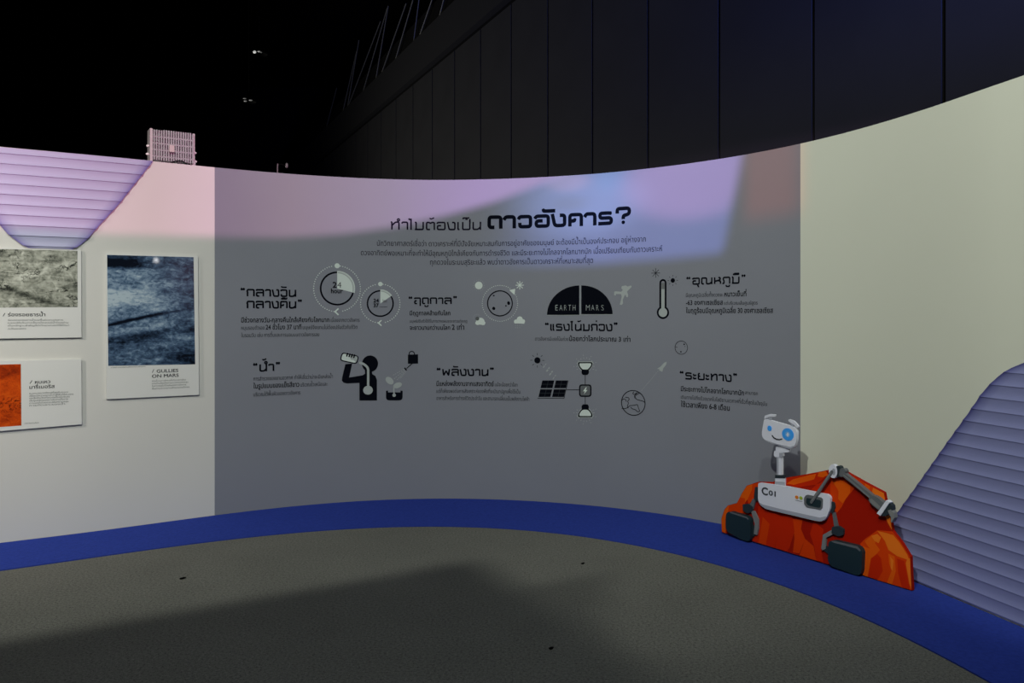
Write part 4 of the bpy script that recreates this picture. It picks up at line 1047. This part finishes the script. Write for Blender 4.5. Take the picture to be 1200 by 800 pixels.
TOPICS = [
 ('day_night_text', 'black quoted two-line Thai title and small text left of the 24-hour dials', [('“กลางวัน', 282.3, 347, 347, 8.4), ('กลางคืน”', 289.3, 353.7, 361, 8.4)],
  [('มีช่วงกลางวัน-กลางคืนใกล้เคียงกับโลกมาก', 282.6, 385.9, 377.6, 4.2, 1), ('เนื่องจากดาวอังคาร', 387.6, 421.4, 377.6, 3.4, 0), ('หมุนรอบตัวเอง', 282.6, 309.9, 386.2, 3.4, 0), ('24 ชั่วโมง 37 นาที', 311.3, 353.1, 386.2, 4.2, 1),
   ('มนุษย์จึงแทบไม่ต้องปรับตัวกับชีวิต', 354.7, 418.8, 386.2, 3.4, 0), ('ในรอบวัน เช่น การตื่นและการนอนบนดาวอังคารเลย', 282.6, 374.1, 394.9, 3.4, 0)]),
 ('season_text', 'black quoted Thai title and small text between the dials and the cratered planet icon', [('“ฤดูกาล”', 479.2, 535.4, 356, 7.3)],
  [('มีฤดูกาลคล้ายกับโลก', 480.2, 527.8, 369.2, 3.8, 1), ('มนุษย์ปรับตัวได้ดีในการวางแผนระยะยาวแต่ละฤดู', 480.2, 547.6, 377.7, 2.6, 0), ('จะยาวนานกว่าบนโลก', 480.2, 527.5, 386.2, 3.8, 1), ('2 เท่า', 529.5, 544.1, 386.2, 4.6, 1)]),
 ('gravity_text', 'black quoted Thai title and one text line below the black half-dome icon', [('“แรงโน้มถ่วง”', 639, 723.7, 387, 7.6)],
  [('ดาวอังคารมีแรงโน้มถ่วง', 627, 666, 398.8, 3.2, 0), ('น้อยกว่าโลกประมาณ 3 เท่า', 667, 738.9, 398.8, 4.2, 1)]),
 ('temperature_text', 'black quoted Thai title and small text right of the thermometer icon', [('“อุณหภูมิ”', 804.8, 873.8, 333.4, 7.6)],
  [('มีอุณหภูมิเฉลี่ยทั้งดวงจะ', 804, 847.5, 347.8, 3.2, 0), ('หนาวเย็นที่', 849, 874.8, 347.8, 4.2, 1), ('-63 องศาเซลเซียส', 804, 847.2, 357.2, 4.2, 1), ('แต่บริเวณเส้นศูนย์สูตร', 848.6, 888, 357.2, 3.0, 0), ('ในฤดูร้อนมีอุณหภูมิเฉลี่ย 30 องศาเซลเซียส', 804, 906, 366.5, 4.3, 1)]),
 ('water_text', 'black quoted Thai title and small text left of the drinking figure icon', [('“น้ำ”', 296.9, 328, 435.3, 8.3)],
  [('การสำรวจของยานอวกาศ ทำให้เชื่อว่าน่าจะมีแหล่งน้ำ', 296.9, 390, 445.9, 3.4, 0), ('ในรูปแบบของแข็งสีขาว', 296.9, 350.6, 455, 4.3, 1), ('บริเวณขั้วเหนือและ', 352, 383.6, 455, 3.4, 0), ('บริเวณใต้พื้นผิวของดาวอังคาร', 296.9, 351.9, 464.3, 3.4, 0)]),
 ('energy_text', 'black quoted Thai title and small text left of the solar panel icon', [('“พลังงาน”', 512, 578.6, 440, 7.7)],
  [('มีแหล่งพลังงานจากแสงอาทิตย์', 511.5, 578.7, 452, 4.2, 1), ('แม้จะน้อยกว่าโลก', 580, 606.5, 452, 3.2, 0), ('แต่ก็เพียงพอต่อการสังเคราะห์ของพืชที่จะนำมาปลูกเพื่อใช้เป็น', 511.5, 609.8, 460.1, 3.3, 0), ('อาหารสำหรับการดำรงชีวิตประจำวัน และสามารถเปลี่ยนเป็นพลังงานไฟฟ้า', 511.5, 620.3, 468.4, 3.3, 0)]),
 ('distance_text', 'black quoted Thai title and small text above the rover head', [('“ระยะทาง”', 797, 863.7, 443.6, 7.6)],
  [('มีระยะทางไม่ไกลจากโลกมากนัก', 798, 871.9, 457.9, 4.2, 1), ('สามารถ', 873.3, 888.2, 461.6, 3.0, 0), ('เดินทางไปถึงด้วยเทคโนโลยียานอวกาศที่เร็วที่สุดในปัจจุบัน', 798, 899, 467, 3.2, 0), ('ใช้เวลาเพียง 6-8 เดือน', 798, 855.3, 476.3, 4.6, 1)])]
for nm, lab, titles, lines in TOPICS:
    t = gthing(nm, lab, 'lettering', titles[0][1], lines[-1][3])
    b = Build(surf_wall)
    for tx, a, e, y, h in titles: title_text(b, tx, a, e, y, h, 0.235)
    b.done('title', M_INK, t)
    z_ref, rows = {}, {}
    for tx, a, e, y, h, bo in lines:
        if y in z_ref: y = HZ - (z_ref[y] - EYE) * F / y_of(a)
        else: z_ref[y] = W(a, y)[1]
        kb = (round(z_ref[min(z_ref, key=lambda q: abs(q - y))], 3), bo); b = rows.setdefault(kb, Build(surf_wall))
        wall_text(b, tx, a, e, y, h, 0.016 if bo else 0.002)
    for (zz, bo), b in rows.items(): b.done('text_line', M_INK if bo else M_INK2, t)

def C(px, py): return W(px, py)
def dots(c, r, n, rad, a0=0.0, a1=360.0, w=None):
    out = []
    for i in range(n):
        a = R(a0 + (a1 - a0) * i / n); out.append(circ((c[0] + r * math.sin(a), c[1] + r * math.cos(a)), rad, 7))
    return out
def rays(c, r0, r1, n, w, a0=0.0):
    out = []
    for i in range(n):
        a = R(a0 + 360 * i / n); out += stroke([(c[0] + r0 * math.sin(a), c[1] + r0 * math.cos(a)), (c[0] + r1 * math.sin(a), c[1] + r1 * math.cos(a))], w)
    return out
# ---- day-length dials
def dial(px, py, R_, th, ang, orb, orbdy, label, words, dotr):
    k = mpp(px); c = C(px, py); oc = (c[0], c[1] - orbdy * k)
    t = gthing('day_dial', label, 'dial graphic', px, py + R_, 'day length dials')
    vin('ring', t, [(ring(c, (R_ - th) * k, R_ * k, 72, ang, 360), L1, 0, .08)])
    vin('wedge', t, [(wedge(c, (R_ - 0.2) * k, 0, ang), L1, 0, .08), (ring(c, (R_ - th) * k, (R_ - th * .35) * k, 72, 2, ang - 2), L2, 1, 0), (ring(c, R_ * k, (R_ + .8) * k, 72, 0, ang), L1, 0, 0)], [M_PALE, M_LTGREY])
    for a_, b_ in ((8, 172), (188, 352)): vin('orbit_arc', t, [(dots(oc, orb * k, int(orb * 1.05), 0.66 * k, a_, b_), L1, 0, 0)], M_PALE)
    sc_ = (oc[0], oc[1] + orb * k)
    vin('sun_dot', t, [([circ(sc_, dotr * k, 20)], L2, 0, 0), (dots(sc_, (dotr + 1.5) * k, 14, 0.22 * k), L2, 1, 0)], [M_PALE, M_LTGREY])
    bc = (oc[0], oc[1] - orb * k); q = dotr * k
    vin('orbit_arrow', t, [(stroke([(bc[0] + .5 * q, bc[1] + 1.25 * q), (bc[0] - .8 * q, bc[1]), (bc[0] + .5 * q, bc[1] - 1.25 * q)], .55 * q), L2, 0, 0)], M_PALE)
    bb = Build(surf_wall)
    for (tx, a, e, y, h, bo, mi) in words: wall_text(bb, tx, a, e, y, h, bo, mi, L3)
    bb.done('figures', [M_INK, M_LTGREY, M_MIDGREY], t)
    return t, c, k
dial(395.1, 337.9, 19.9, 2.0, 104, 26.9, 0.3, 'larger ring dial with 24 hour, pale quarter wedge and dotted orbit',
     [('2', 389.7, 394.6, 336.9, 5.2, .025, 0), ('4', 395.3, 400.0, 336.9, 5.2, .0, 2), ('hou', 387.8, 398.5, 343.3, 4.2, .025, 0), ('r', 399.2, 402, 343.3, 4.2, .02, 0)], 3.0)
t, c, k = dial(445.7, 355.5, 15.7, 1.7, 55, 22.8, 0.0, 'smaller ring dial with 24 and 37, narrow pale wedge and dotted orbit',
     [('24', 437.6, 443.9, 354.2, 3.3, .03, 0), ('hour', 448.6, 453.8, 354.2, 3.0, .01, 2), ('37', 437.6, 443.9, 359.7, 3.3, .03, 0)], 2.6)
vin('underline', t, [(stroke([C(444.4, 359.6), C(454, 359.4)], .35 * k), L3, 0, 0)], M_INK)

# ---- seasons
def ell(px, py, rx, ry, n=20, rot=0.0):
    c = C(px, py); k = mpp(px); return ccw(circ(c, ry * k, n, rx=rx * k, rot=rot))
def snowflake(px, py, r, w, tips=True):
    k = mpp(px); c = C(px, py); out = rays(c, 0, r * k, 8, w * k)
    if tips:
        for i in range(8):
            a = R(45 * i); out.append(circ((c[0] + r * .95 * k * math.sin(a), c[1] + r * .95 * k * math.cos(a)), w * .95 * k, 8))
    return out
def z7(x, y, ox=470, oy=310, s=7.059): return (ox + x / s, oy + y / s)
t = gthing('season_planet', 'thin black ring planet with craters inside a pale dotted orbit', 'planet graphic', 585.9, 371)
c = C(585.9, 355.3); k = mpp(585.9)
vin('ring', t, [(ring(c, 14.0 * k, 15.3 * k, 64), L1, 0, .08)])
vin('crater', t, [([ell(*z7(767, 256), 1.1, .8)], L1, 0, 0)]); vin('crater', t, [([ell(*z7(890, 318), 1.7, 2.2, rot=.2)], L1, 0, 0)])
vin('crater', t, [([ell(*z7(868, 340), .9, .9)], L1, 0, 0)]); vin('crater', t, [([ell(*z7(767, 362), 1.8, 1.9, rot=.6)], L1, 0, 0)])
vin('orbit', t, [(dots(c, 21.0 * k, 52, 0.52 * k), L1, 0, 0)], M_PALE)
tri = [C(*z7(895, 210)), C(*z7(945, 200)), C(*z7(938, 250))]
vin('orbit_arrow', t, [([ccw(tri)], L2, 0, 0)], M_PALE)
t = gthing('sun_icon', 'pale sun icon with dotted rays, upper left of the season planet', 'weather icon', *z7(643, 172))
k = mpp(561)
vin('disc', t, [([ell(*z7(643, 172), 4.5, 4.5)], L1, 0, 0)], M_PALE); vin('ray_dots', t, [(dots(C(*z7(643, 172)), 6.4 * k, 16, .38 * k), L1, 0, 0)], M_LTGREY)
t = gthing('snowflake_icon', 'pale snowflake icon, upper right of the season planet', 'weather icon', *z7(982, 170)); vin('arms', t, [(snowflake(*z7(982, 170), 5.0, 0.9, False), L1, 0, 0)], M_PALE)
t = gthing('cloud_icon', 'pale cloud icon with a grey sun, lower left of the season planet', 'weather icon', *z7(655, 498))
vin('cloud', t, [([ell(*z7(655, 468), 5.0, 4.2), ell(*z7(635, 482), 3.0, 2.4), ell(*z7(676, 482), 3.1, 2.6), ccw([C(*z7(x, y)) for x, y in ((622, 478), (690, 478), (692, 499), (625, 495))])], L1, 0, 0)], M_PALE)
vin('sun', t, [([ell(*z7(631, 446), 2.3, 2.3)], L2, 0, 0), (dots(C(*z7(628, 440)), 4.2 * mpp(559), 9, .3 * mpp(559), -100, 60), L1, 1, 0)], [M_MIDGREY, M_LTGREY])
t = gthing('rain_cloud_icon', 'pale rain cloud icon with falling drops, lower right of the season planet', 'weather icon', *z7(980, 488))
vin('cloud', t, [([ell(*z7(982, 452), 3.6, 3.4), ell(*z7(952, 470), 2.6, 2.4), ell(*z7(1008, 468), 2.6, 2.6), ccw([C(*z7(x, y)) for x, y in ((940, 466), (1022, 466), (1020, 488), (938, 486))])], L1, 0, 0)], M_PALE)
vin('rain', t, [(sum([stroke([C(*z7(x, 496 + dy)), C(*z7(x, 496 + dy + 12))], .35 * k) for x in (948, 965, 982, 1000) for dy in (0, 18) if not (dy == 18 and x == 1000)], []), L1, 0, 0)], M_LTGREY)

# ---- gravity dome
def z8(x, y): return (610 + x / 7.059, 310 + y / 7.059)
t = gthing('gravity_dome', 'black half-dome icon split in two halves reading EARTH and MARS', 'dome graphic', 680, 369)
def qdome(x_in, x_out, yb, yt):
    cx, k2 = C(*z8(x_in, yb)), None; ex = C(*z8(x_out, yb))[0] - cx[0]; h = C(*z8(x_in, yt))[1] - cx[1]
    return ccw([cx] + [(cx[0] + ex * math.cos(a), cx[1] + h * math.sin(a)) for a in [i * math.pi / 2 / 24 for i in range(25)]])
for nm_, a in (('dome_half', (486, 220, 415, 172)), ('dome_half', (503, 762, 409, 172))): vin(nm_, t, [([qdome(*a)], L1, 0, .03)])
b = Build(surf_wall); [wall_text(b, ch, x, x + w_, 363.7, 5.3, -.008, 0, L2) for ch, x, w_ in (('E', 651, 2.7), ('A', 655.6, 3.6), ('R', 661.2, 3.0), ('T', 666.2, 3.0), ('H', 671.2, 3.2), ('M', 686.8, 4.4), ('A', 692.9, 3.7), ('R', 698.9, 3.0), ('S', 704.6, 2.9))]; b.done('lettering', M_LTGREY, t)
vin('outline_strip', t, [(stroke([C(*z8(494, 172)), C(*z8(494, 414))], .5 * mpp(680)) + stroke([C(*z8(222, 419)), C(*z8(760, 413))], .4 * mpp(680)), L1, 0, .05)], M_LTGREY)
t = gthing('jumping_figure', 'pale leaping astronaut silhouette above the right half of the dome', 'figure graphic', *z8(850, 330))
fig = [(838, 178), (870, 172), (888, 182), (914, 172), (920, 184), (900, 204), (882, 222), (890, 250), (888, 270), (876, 268), (868, 245), (858, 262), (846, 290), (848, 322), (838, 332), (820, 330), (826, 316), (832, 290), (838, 262), (832, 244), (790, 242), (788, 256), (774, 252), (776, 224), (786, 220), (834, 224), (846, 208), (834, 196)]
vin('body', t, [([ccw([C(*z8(x, y)) for x, y in fig])], L1, 0, 0)], M_LTGREY)
t = gthing('faint_figure', 'faint dotted astronaut figure beside the left end of the dome', 'figure graphic', *z8(205, 330))
k = mpp(640)
vin('dots', t, [([circ(C(*z8(x, y)), .5 * k, 7) for x, y in ((214, 272), (226, 268), (240, 272), (206, 288), (216, 300), (234, 286), (244, 300), (204, 320), (190, 336), (214, 318), (186, 352), (272, 214), (290, 206), (316, 196), (334, 190))], L1, 0, 0)], mat('faint_vinyl', (0.22, 0.235, 0.25), 0.6))

# ---- thermometer
def z9(x, y): return (750 + x / 6.667, 300 + y / 6.667)
t = gthing('thermometer_icon', 'black outlined thermometer icon with pale bulb and stem', 'thermometer graphic', 777, 374)
k = mpp(777); bc = C(777, 366); top = C(777, 331.3)
def capsule(c, r, topz, rs, n=16):
    a = math.asin(rs / r)
    o = [(c[0] + r * math.sin(x), c[1] + r * math.cos(x)) for x in [a + (2 * math.pi - 2 * a) * i / 40 for i in range(41)]]
    o += [(c[0] + rs * math.cos(x), topz + rs * math.sin(x)) for x in [math.pi - math.pi * i / n for i in range(n + 1)]]
    return ccw(o)
vin('outline', t, [([capsule(bc, 7.6 * k, top[1], 4.4 * k), cw(capsule(bc, 5.5 * k, top[1], 2.2 * k))], L1, 0, 0)])
vin('mercury', t, [([ccw(circ(bc, 5.2 * k, 28)), ccw([(bc[0] - 2.0 * k, bc[1]), (bc[0] + 2.0 * k, bc[1]), (bc[0] + 2.0 * k, C(777, 338.7)[1]), (bc[0] - 2.0 * k, C(777, 338.7)[1])])], L1, 0, 0)], M_LTGREY)
vin('empty_tube', t, [([ccw([(bc[0] - 2.0 * k, C(777, 338.5)[1]), (bc[0] + 2.0 * k, C(777, 338.5)[1]), (bc[0] + 2.0 * k, C(777, 331.5)[1]), (bc[0] - 2.0 * k, C(777, 331.5)[1])])], L1, 0, 0)], mat('tube_grey', (0.17, 0.18, 0.185), 0.6))
t = gthing('snowflake_icon', 'small black snowflake icon left of the thermometer top', 'weather icon', *z9(123, 132)); vin('arms', t, [(snowflake(*z9(123, 132), 5.2, 0.45), L1, 0, 0)])
t = gthing('sun_icon', 'small black sun icon right of the thermometer top', 'weather icon', *z9(257, 190)); sc0 = C(*z9(257, 190))
vin('disc', t, [([circ(sc0, 2.7 * k, 20)], L1, 0, 0)]); vin('rays', t, [(rays(sc0, 4.5 * k, 6.4 * k, 8, .5 * k), L1, 0, 0)], M_INK2)

# ---- water: drinking figure, plant pot, watering can
def zw(x, y): return (280 + x / 5.4545, 400 + y / 5.4545)
def CW(pts): return [C(*zw(x, y)) for x, y in pts]
k = mpp(430)
t = gthing('drinking_figure', 'black drinking person silhouette holding up a pale bottle', 'figure graphic', *zw(826, 378))
vin('silhouette', t, [([ell(*zw(838, 142), 9.3, 9.7, 32), ccw(CW([(805, 180), (850, 180), (852, 208), (872, 220), (882, 246), (882, 377), (770, 377), (770, 264), (690, 268), (668, 262), (658, 250), (660, 228), (680, 145), (724, 140), (704, 230), (790, 216), (806, 206)]))], L1, 0, .04)])
bt = smooth_path(CW([(658, 68), (768, 92), (754, 146), (644, 122)]), 3.6 * k, 5, True); bi = smooth_path(CW([(664, 76), (760, 97), (748, 138), (652, 117)]), 2.6 * k, 5, True)
vin('bottle', t, [([ccw(bt), cw(bi)], L2, 0, 0), ([ccw(bi)], L2, 1, 0), (CW_ := [ccw(CW([(700, 84), (756, 96), (748, 134), (734, 118), (716, 116), (708, 100)]))], L3, 2, 0)], [M_INK, M_PALE, M_LTGREY])
vin('fingers', t, [(sum([stroke(CW([(x, 76 + (x - 690) * .2), (x - 5, 92 + (x - 690) * .2)]), 1.7 * k, cap=True) for x in (694, 709, 724, 739)], []), L4, 0, 0)])
vin('water_path', t, [(stroke(CW([(768, 134), (800, 144), (826, 168), (826, 300)]), 2.7 * k, 4 * k), L3, 0, 0), ([ell(*zw(825, 311), 5.6, 5.2, 28)], L3, 0, 0)], M_LTGREY)
t = gthing('potted_sprout', 'pale sprout icon in a black pot below the watering can', 'plant graphic', *zw(992, 376))
pot = smooth_path(CW([(940, 315), (952, 313), (953, 325), (1032, 325), (1033, 313), (1046, 315), (1045, 376), (941, 376)]), 2.6 * k, 4, True)
pot = CW([(940, 315), (952, 313), (953, 325), (1032, 325), (1033, 313), (1046, 315)]) + smooth_path(CW([(1046, 315), (1046, 376), (940, 376), (940, 315)]), 4.0 * k, 5)[1:-1]
vin('pot', t, [([ccw(pot)], L1, 0, 0)])
vin('stem', t, [(stroke(CW([(992, 343), (990, 300), (994, 280)]), 1.5 * k), L2, 0, 0), ([ell(*zw(992, 343), 2.0, 2.0)], L2, 0, 0)], M_LTGREY)
vin('leaf', t, [([ell(*zw(963, 250), 5.4, 3.6, 24, -.75)], L2, 0, 0)], M_LTGREY); vin('leaf', t, [([ell(*zw(1014, 280), 5.2, 3.2, 24, .35)], L2, 0, 0)], M_LTGREY)
t = gthing('watering_can', 'black watering can icon tipping pale spray over the sprout', 'can graphic', *zw(1112, 142))
vin('can_body', t, [([ccw(CW([(1080, 84), (1145, 82), (1145, 141), (1080, 142)]))], L1, 0, 0)])
vin('handle', t, [(stroke(CW([(1090, 86), (1088, 72), (1098, 63), (1112, 63), (1122, 74), (1122, 86)]), 1.1 * k, 1.5 * k), L1, 0, 0)])
vin('spout', t, [(stroke(CW([(1108, 140), (1072, 172)]), 1.0 * k), L1, 0, 0), (stroke(CW([(1058, 168), (1072, 184)]), 1.6 * k), L1, 0, 0)])
vin('spray', t, [(sum([stroke(CW([(x0 + (x1 - x0) * a, y0 + (y1 - y0) * a), (x0 + (x1 - x0) * (a + .10), y0 + (y1 - y0) * (a + .10))]), .6 * k) for (x0, y0, x1, y1) in ((1055, 176, 985, 216), (1058, 182, 990, 240), (1062, 188, 1010, 246), (1066, 194, 1030, 236)) for a in (0, .18, .36, .54, .72, .88)], []), L1, 0, 0)], M_LTGREY)

# ---- energy: sun, solar panel, battery box, two bulbs
def ze(x, y): return (490 + x / 5.217, 400 + y / 5.217)
def CE(pts): return [C(*ze(x, y)) for x, y in pts]
k = mpp(660)
t = gthing('sun_icon', 'black sun icon with short rays above the solar panel', 'weather icon', *ze(729, 115)); sc1 = C(*ze(729, 115))
vin('disc', t, [([circ(sc1, 3.7 * k, 28)], L1, 0, 0)]); vin('rays', t, [(rays(sc1, 6.0 * k, 8.5 * k, 8, .6 * k), L1, 0, 0)], M_INK2)
t = gthing('sunlight_dashes', 'pale slanting sunlight dashes between sun icon and solar panel', 'ray graphic', *ze(805, 210))
vin('dashes', t, [(sum([stroke(CE([(x + d * 22, y + d * 24), (x + d * 22 + 9, y + d * 24 - 12)]), .8 * k) + stroke(CE([(x + d * 22 + 12, y + d * 24 - 16), (x + d * 22 + 18, y + d * 24 - 25)]), .7 * k) for (x, y) in ((765, 160), (783, 182), (802, 205)) for d in (0, 1)], []), L1, 0, 0)], M_LTGREY)
t = gthing('solar_panel', 'black slanted solar panel icon of four cell blocks', 'panel graphic', *ze(812, 347))
def pl(u, v): # unit square -> parallelogram
    a, b_, c_, d = (760, 238), (916, 238), (892, 340), (736, 340)
    return C(*ze(a[0] * (1 - u) * (1 - v) + b_[0] * u * (1 - v) + c_[0] * u * v + d[0] * (1 - u) * v, a[1] * (1 - v) + d[1] * v))
for iu in (0, 1):
    for iv in (0, 1):
        sh = []
        for ju in (0, 1):
            for jv in (0, 1):
                u0, v0 = iu * .53 + ju * .24, iv * .53 + jv * .24
                sh.append(ccw([pl(u0, v0), pl(u0 + .225, v0), pl(u0 + .225, v0 + .215), pl(u0, v0 + .215)]))
        vin('cell_block', t, [([ccw([pl(iu * .53, iv * .53), pl(iu * .53 + .465, iv * .53), pl(iu * .53 + .465, iv * .53 + .455), pl(iu * .53, iv * .53 + .455)])], L1, 1, 0), (sh, L2, 0, 0)], [M_INK, mat('cell_seam', (0.03, 0.035, 0.045), .5)])
vin('panel_frame', t, [(stroke(CE([(918, 238), (892, 347), (730, 347)]), .7 * k), L1, 0, .06)], M_INK2)
t = gthing('battery_box', 'black rounded battery box icon with a pale lightning bolt between two bulbs', 'battery graphic', *ze(1022, 337))
bo_ = smooth_path(CE([(984, 262), (1060, 262), (1060, 338), (984, 338)]), 3.6 * k, 5, True); bi_ = smooth_path(CE([(992, 270), (1052, 270), (1052, 330), (992, 330)]), 2.4 * k, 5, True)
vin('box', t, [([ccw(bo_), cw(bi_)], L1, 0, 0), ([ccw(bi_)], L1, 1, 0)], [M_INK, mat('box_grey', (0.13, 0.14, 0.15), .6)])
vin('bolt', t, [([ccw(CE([(1026, 280), (1008, 304), (1020, 304), (1014, 322), (1036, 296), (1024, 296), (1032, 280)]))], L2, 0, 0)], M_PALE)
vin('wires', t, [(stroke(CE([(908, 295), (985, 295)]), .7 * k) + stroke(CE([(1022, 203), (1022, 263)]), .7 * k) + stroke(CE([(1022, 338), (1022, 388)]), .7 * k), L1, 0, .05)])
def bulb(sgn, yc, label):
    t = gthing('bulb_icon', label, 'bulb graphic', *ze(1022, yc)); f_ = lambda x, y: C(*ze(1022 + x, yc + sgn * y))
    k = mpp(686)
    gl = smooth_path([f_(x, y) for x, y in ((-44, -26), (44, -26), (44, -8), (28, 18), (16, 26), (-16, 26), (-28, 18), (-44, -8))], 2.2 * k, 4, True)
    gi = smooth_path([f_(x, y) for x, y in ((-36, -19), (36, -19), (36, -7), (22, 13), (13, 19), (-13, 19), (-22, 13), (-36, -7))], 1.8 * k, 4, True)
    cg = C(*ze(1022, yc)); halo = [(cg[0] + (x - cg[0]) * 1.10, cg[1] + (y - cg[1]) * 1.16) for x, y in gl]
    vin('glass', t, [([ccw(halo)], L1, 1, 0), ([ccw(gl), cw(gi)], L2, 0, 0), ([ccw(gi)], L2, 2, 0)], [M_INK, M_LTGREY, M_PALE])
    vin('cap', t, [([ccw([f_(x, y) for x, y in ((-22, 24), (22, 24), (22, 42), (14, 52), (-14, 52), (-22, 42))])], L3, 0, 0)])
    rr_ = []
    for a in range(-110, 111, 20):
        for (r0, r1) in ((48, 56), (66, 72)):
            if r0 == 66 and a % 40 == 10: continue
            q = lambda r: f_(r * math.sin(R(a)), -r * math.cos(R(a)))
            rr_ += stroke([q(r0), q(r1)], .62 * k)
    vin('glow_dashes', t, [(rr_, L1, 0, 0)], M_LTGREY)
bulb(1, 152, 'pale light bulb icon with glow dashes above the battery box')
bulb(-1, 436, 'pale light bulb icon with glow dashes below the battery box')

# ---- distance: earth, rocket, mars
def zd(x, y): return (710 + x / 5.714, 390 + y / 5.714)
def CD(pts): return [C(*zd(x, y)) for x, y in pts]
k = mpp(742)
t = gthing('earth_icon', 'black line globe icon with continents at the foot of the rocket trail', 'planet graphic', *zd(184, 553)); c = C(*zd(184, 468))
vin('ring', t, [(ring(c, 14.0 * k, 15.0 * k, 64), L1, 0, .08)])
lw = .75 * k
for pts in ([(130, 430), (152, 432), (158, 444), (146, 456), (152, 470), (144, 490), (150, 502)], [(106, 505), (130, 506), (150, 498), (160, 486), (190, 484), (212, 478), (218, 500), (228, 524), (214, 528), (196, 512), (178, 508), (166, 496)],
            [(190, 392), (178, 404), (190, 412), (206, 400)], [(228, 400), (204, 414), (196, 424), (204, 444), (232, 452), (250, 456), (262, 466)], [(104, 452), (120, 440), (132, 444), (138, 460)], [(214, 396), (190, 420), (196, 440)]):
    vin('continent', t, [(stroke(CD(pts), lw, 1 * k), L1, 0, 0)])
t = gthing('rocket_icon', 'pale rocket icon flying between globe and small planet on a dotted trail', 'rocket graphic', *zd(240, 385))
vin('rocket', t, [([ccw(CD([(408, 192), (404, 212), (384, 238), (378, 262), (370, 254), (360, 254), (358, 242), (342, 240), (366, 226), (390, 200)]))], L1, 0, 0)], M_LTGREY)
vin('trail', t, [([circ(C(*zd(240 + 110 * a, 385 - 130 * a)), .32 * k, 7) for a in [i / 26 for i in range(27)]], L1, 0, 0)], M_LTGREY)
t = gthing('mars_icon', 'small thin ring planet icon above the distance title', 'planet graphic', *zd(505, 145)); c = C(*zd(505.5, 98)); k = mpp(798)
vin('ring', t, [(ring(c, 7.5 * k, 8.1 * k, 44), L1, 0, 0)])
for x, y, r_ in ((525, 76, .9), (503, 126, .9), (530, 90, .45)): vin('crater', t, [([ell(*zd(x, y), r_, r_)], L1, 0, 0)])
vin('surface_tick', t, [(stroke(CD([(466, 94), (480, 96)]), .5 * k), L1, 0, 0)])
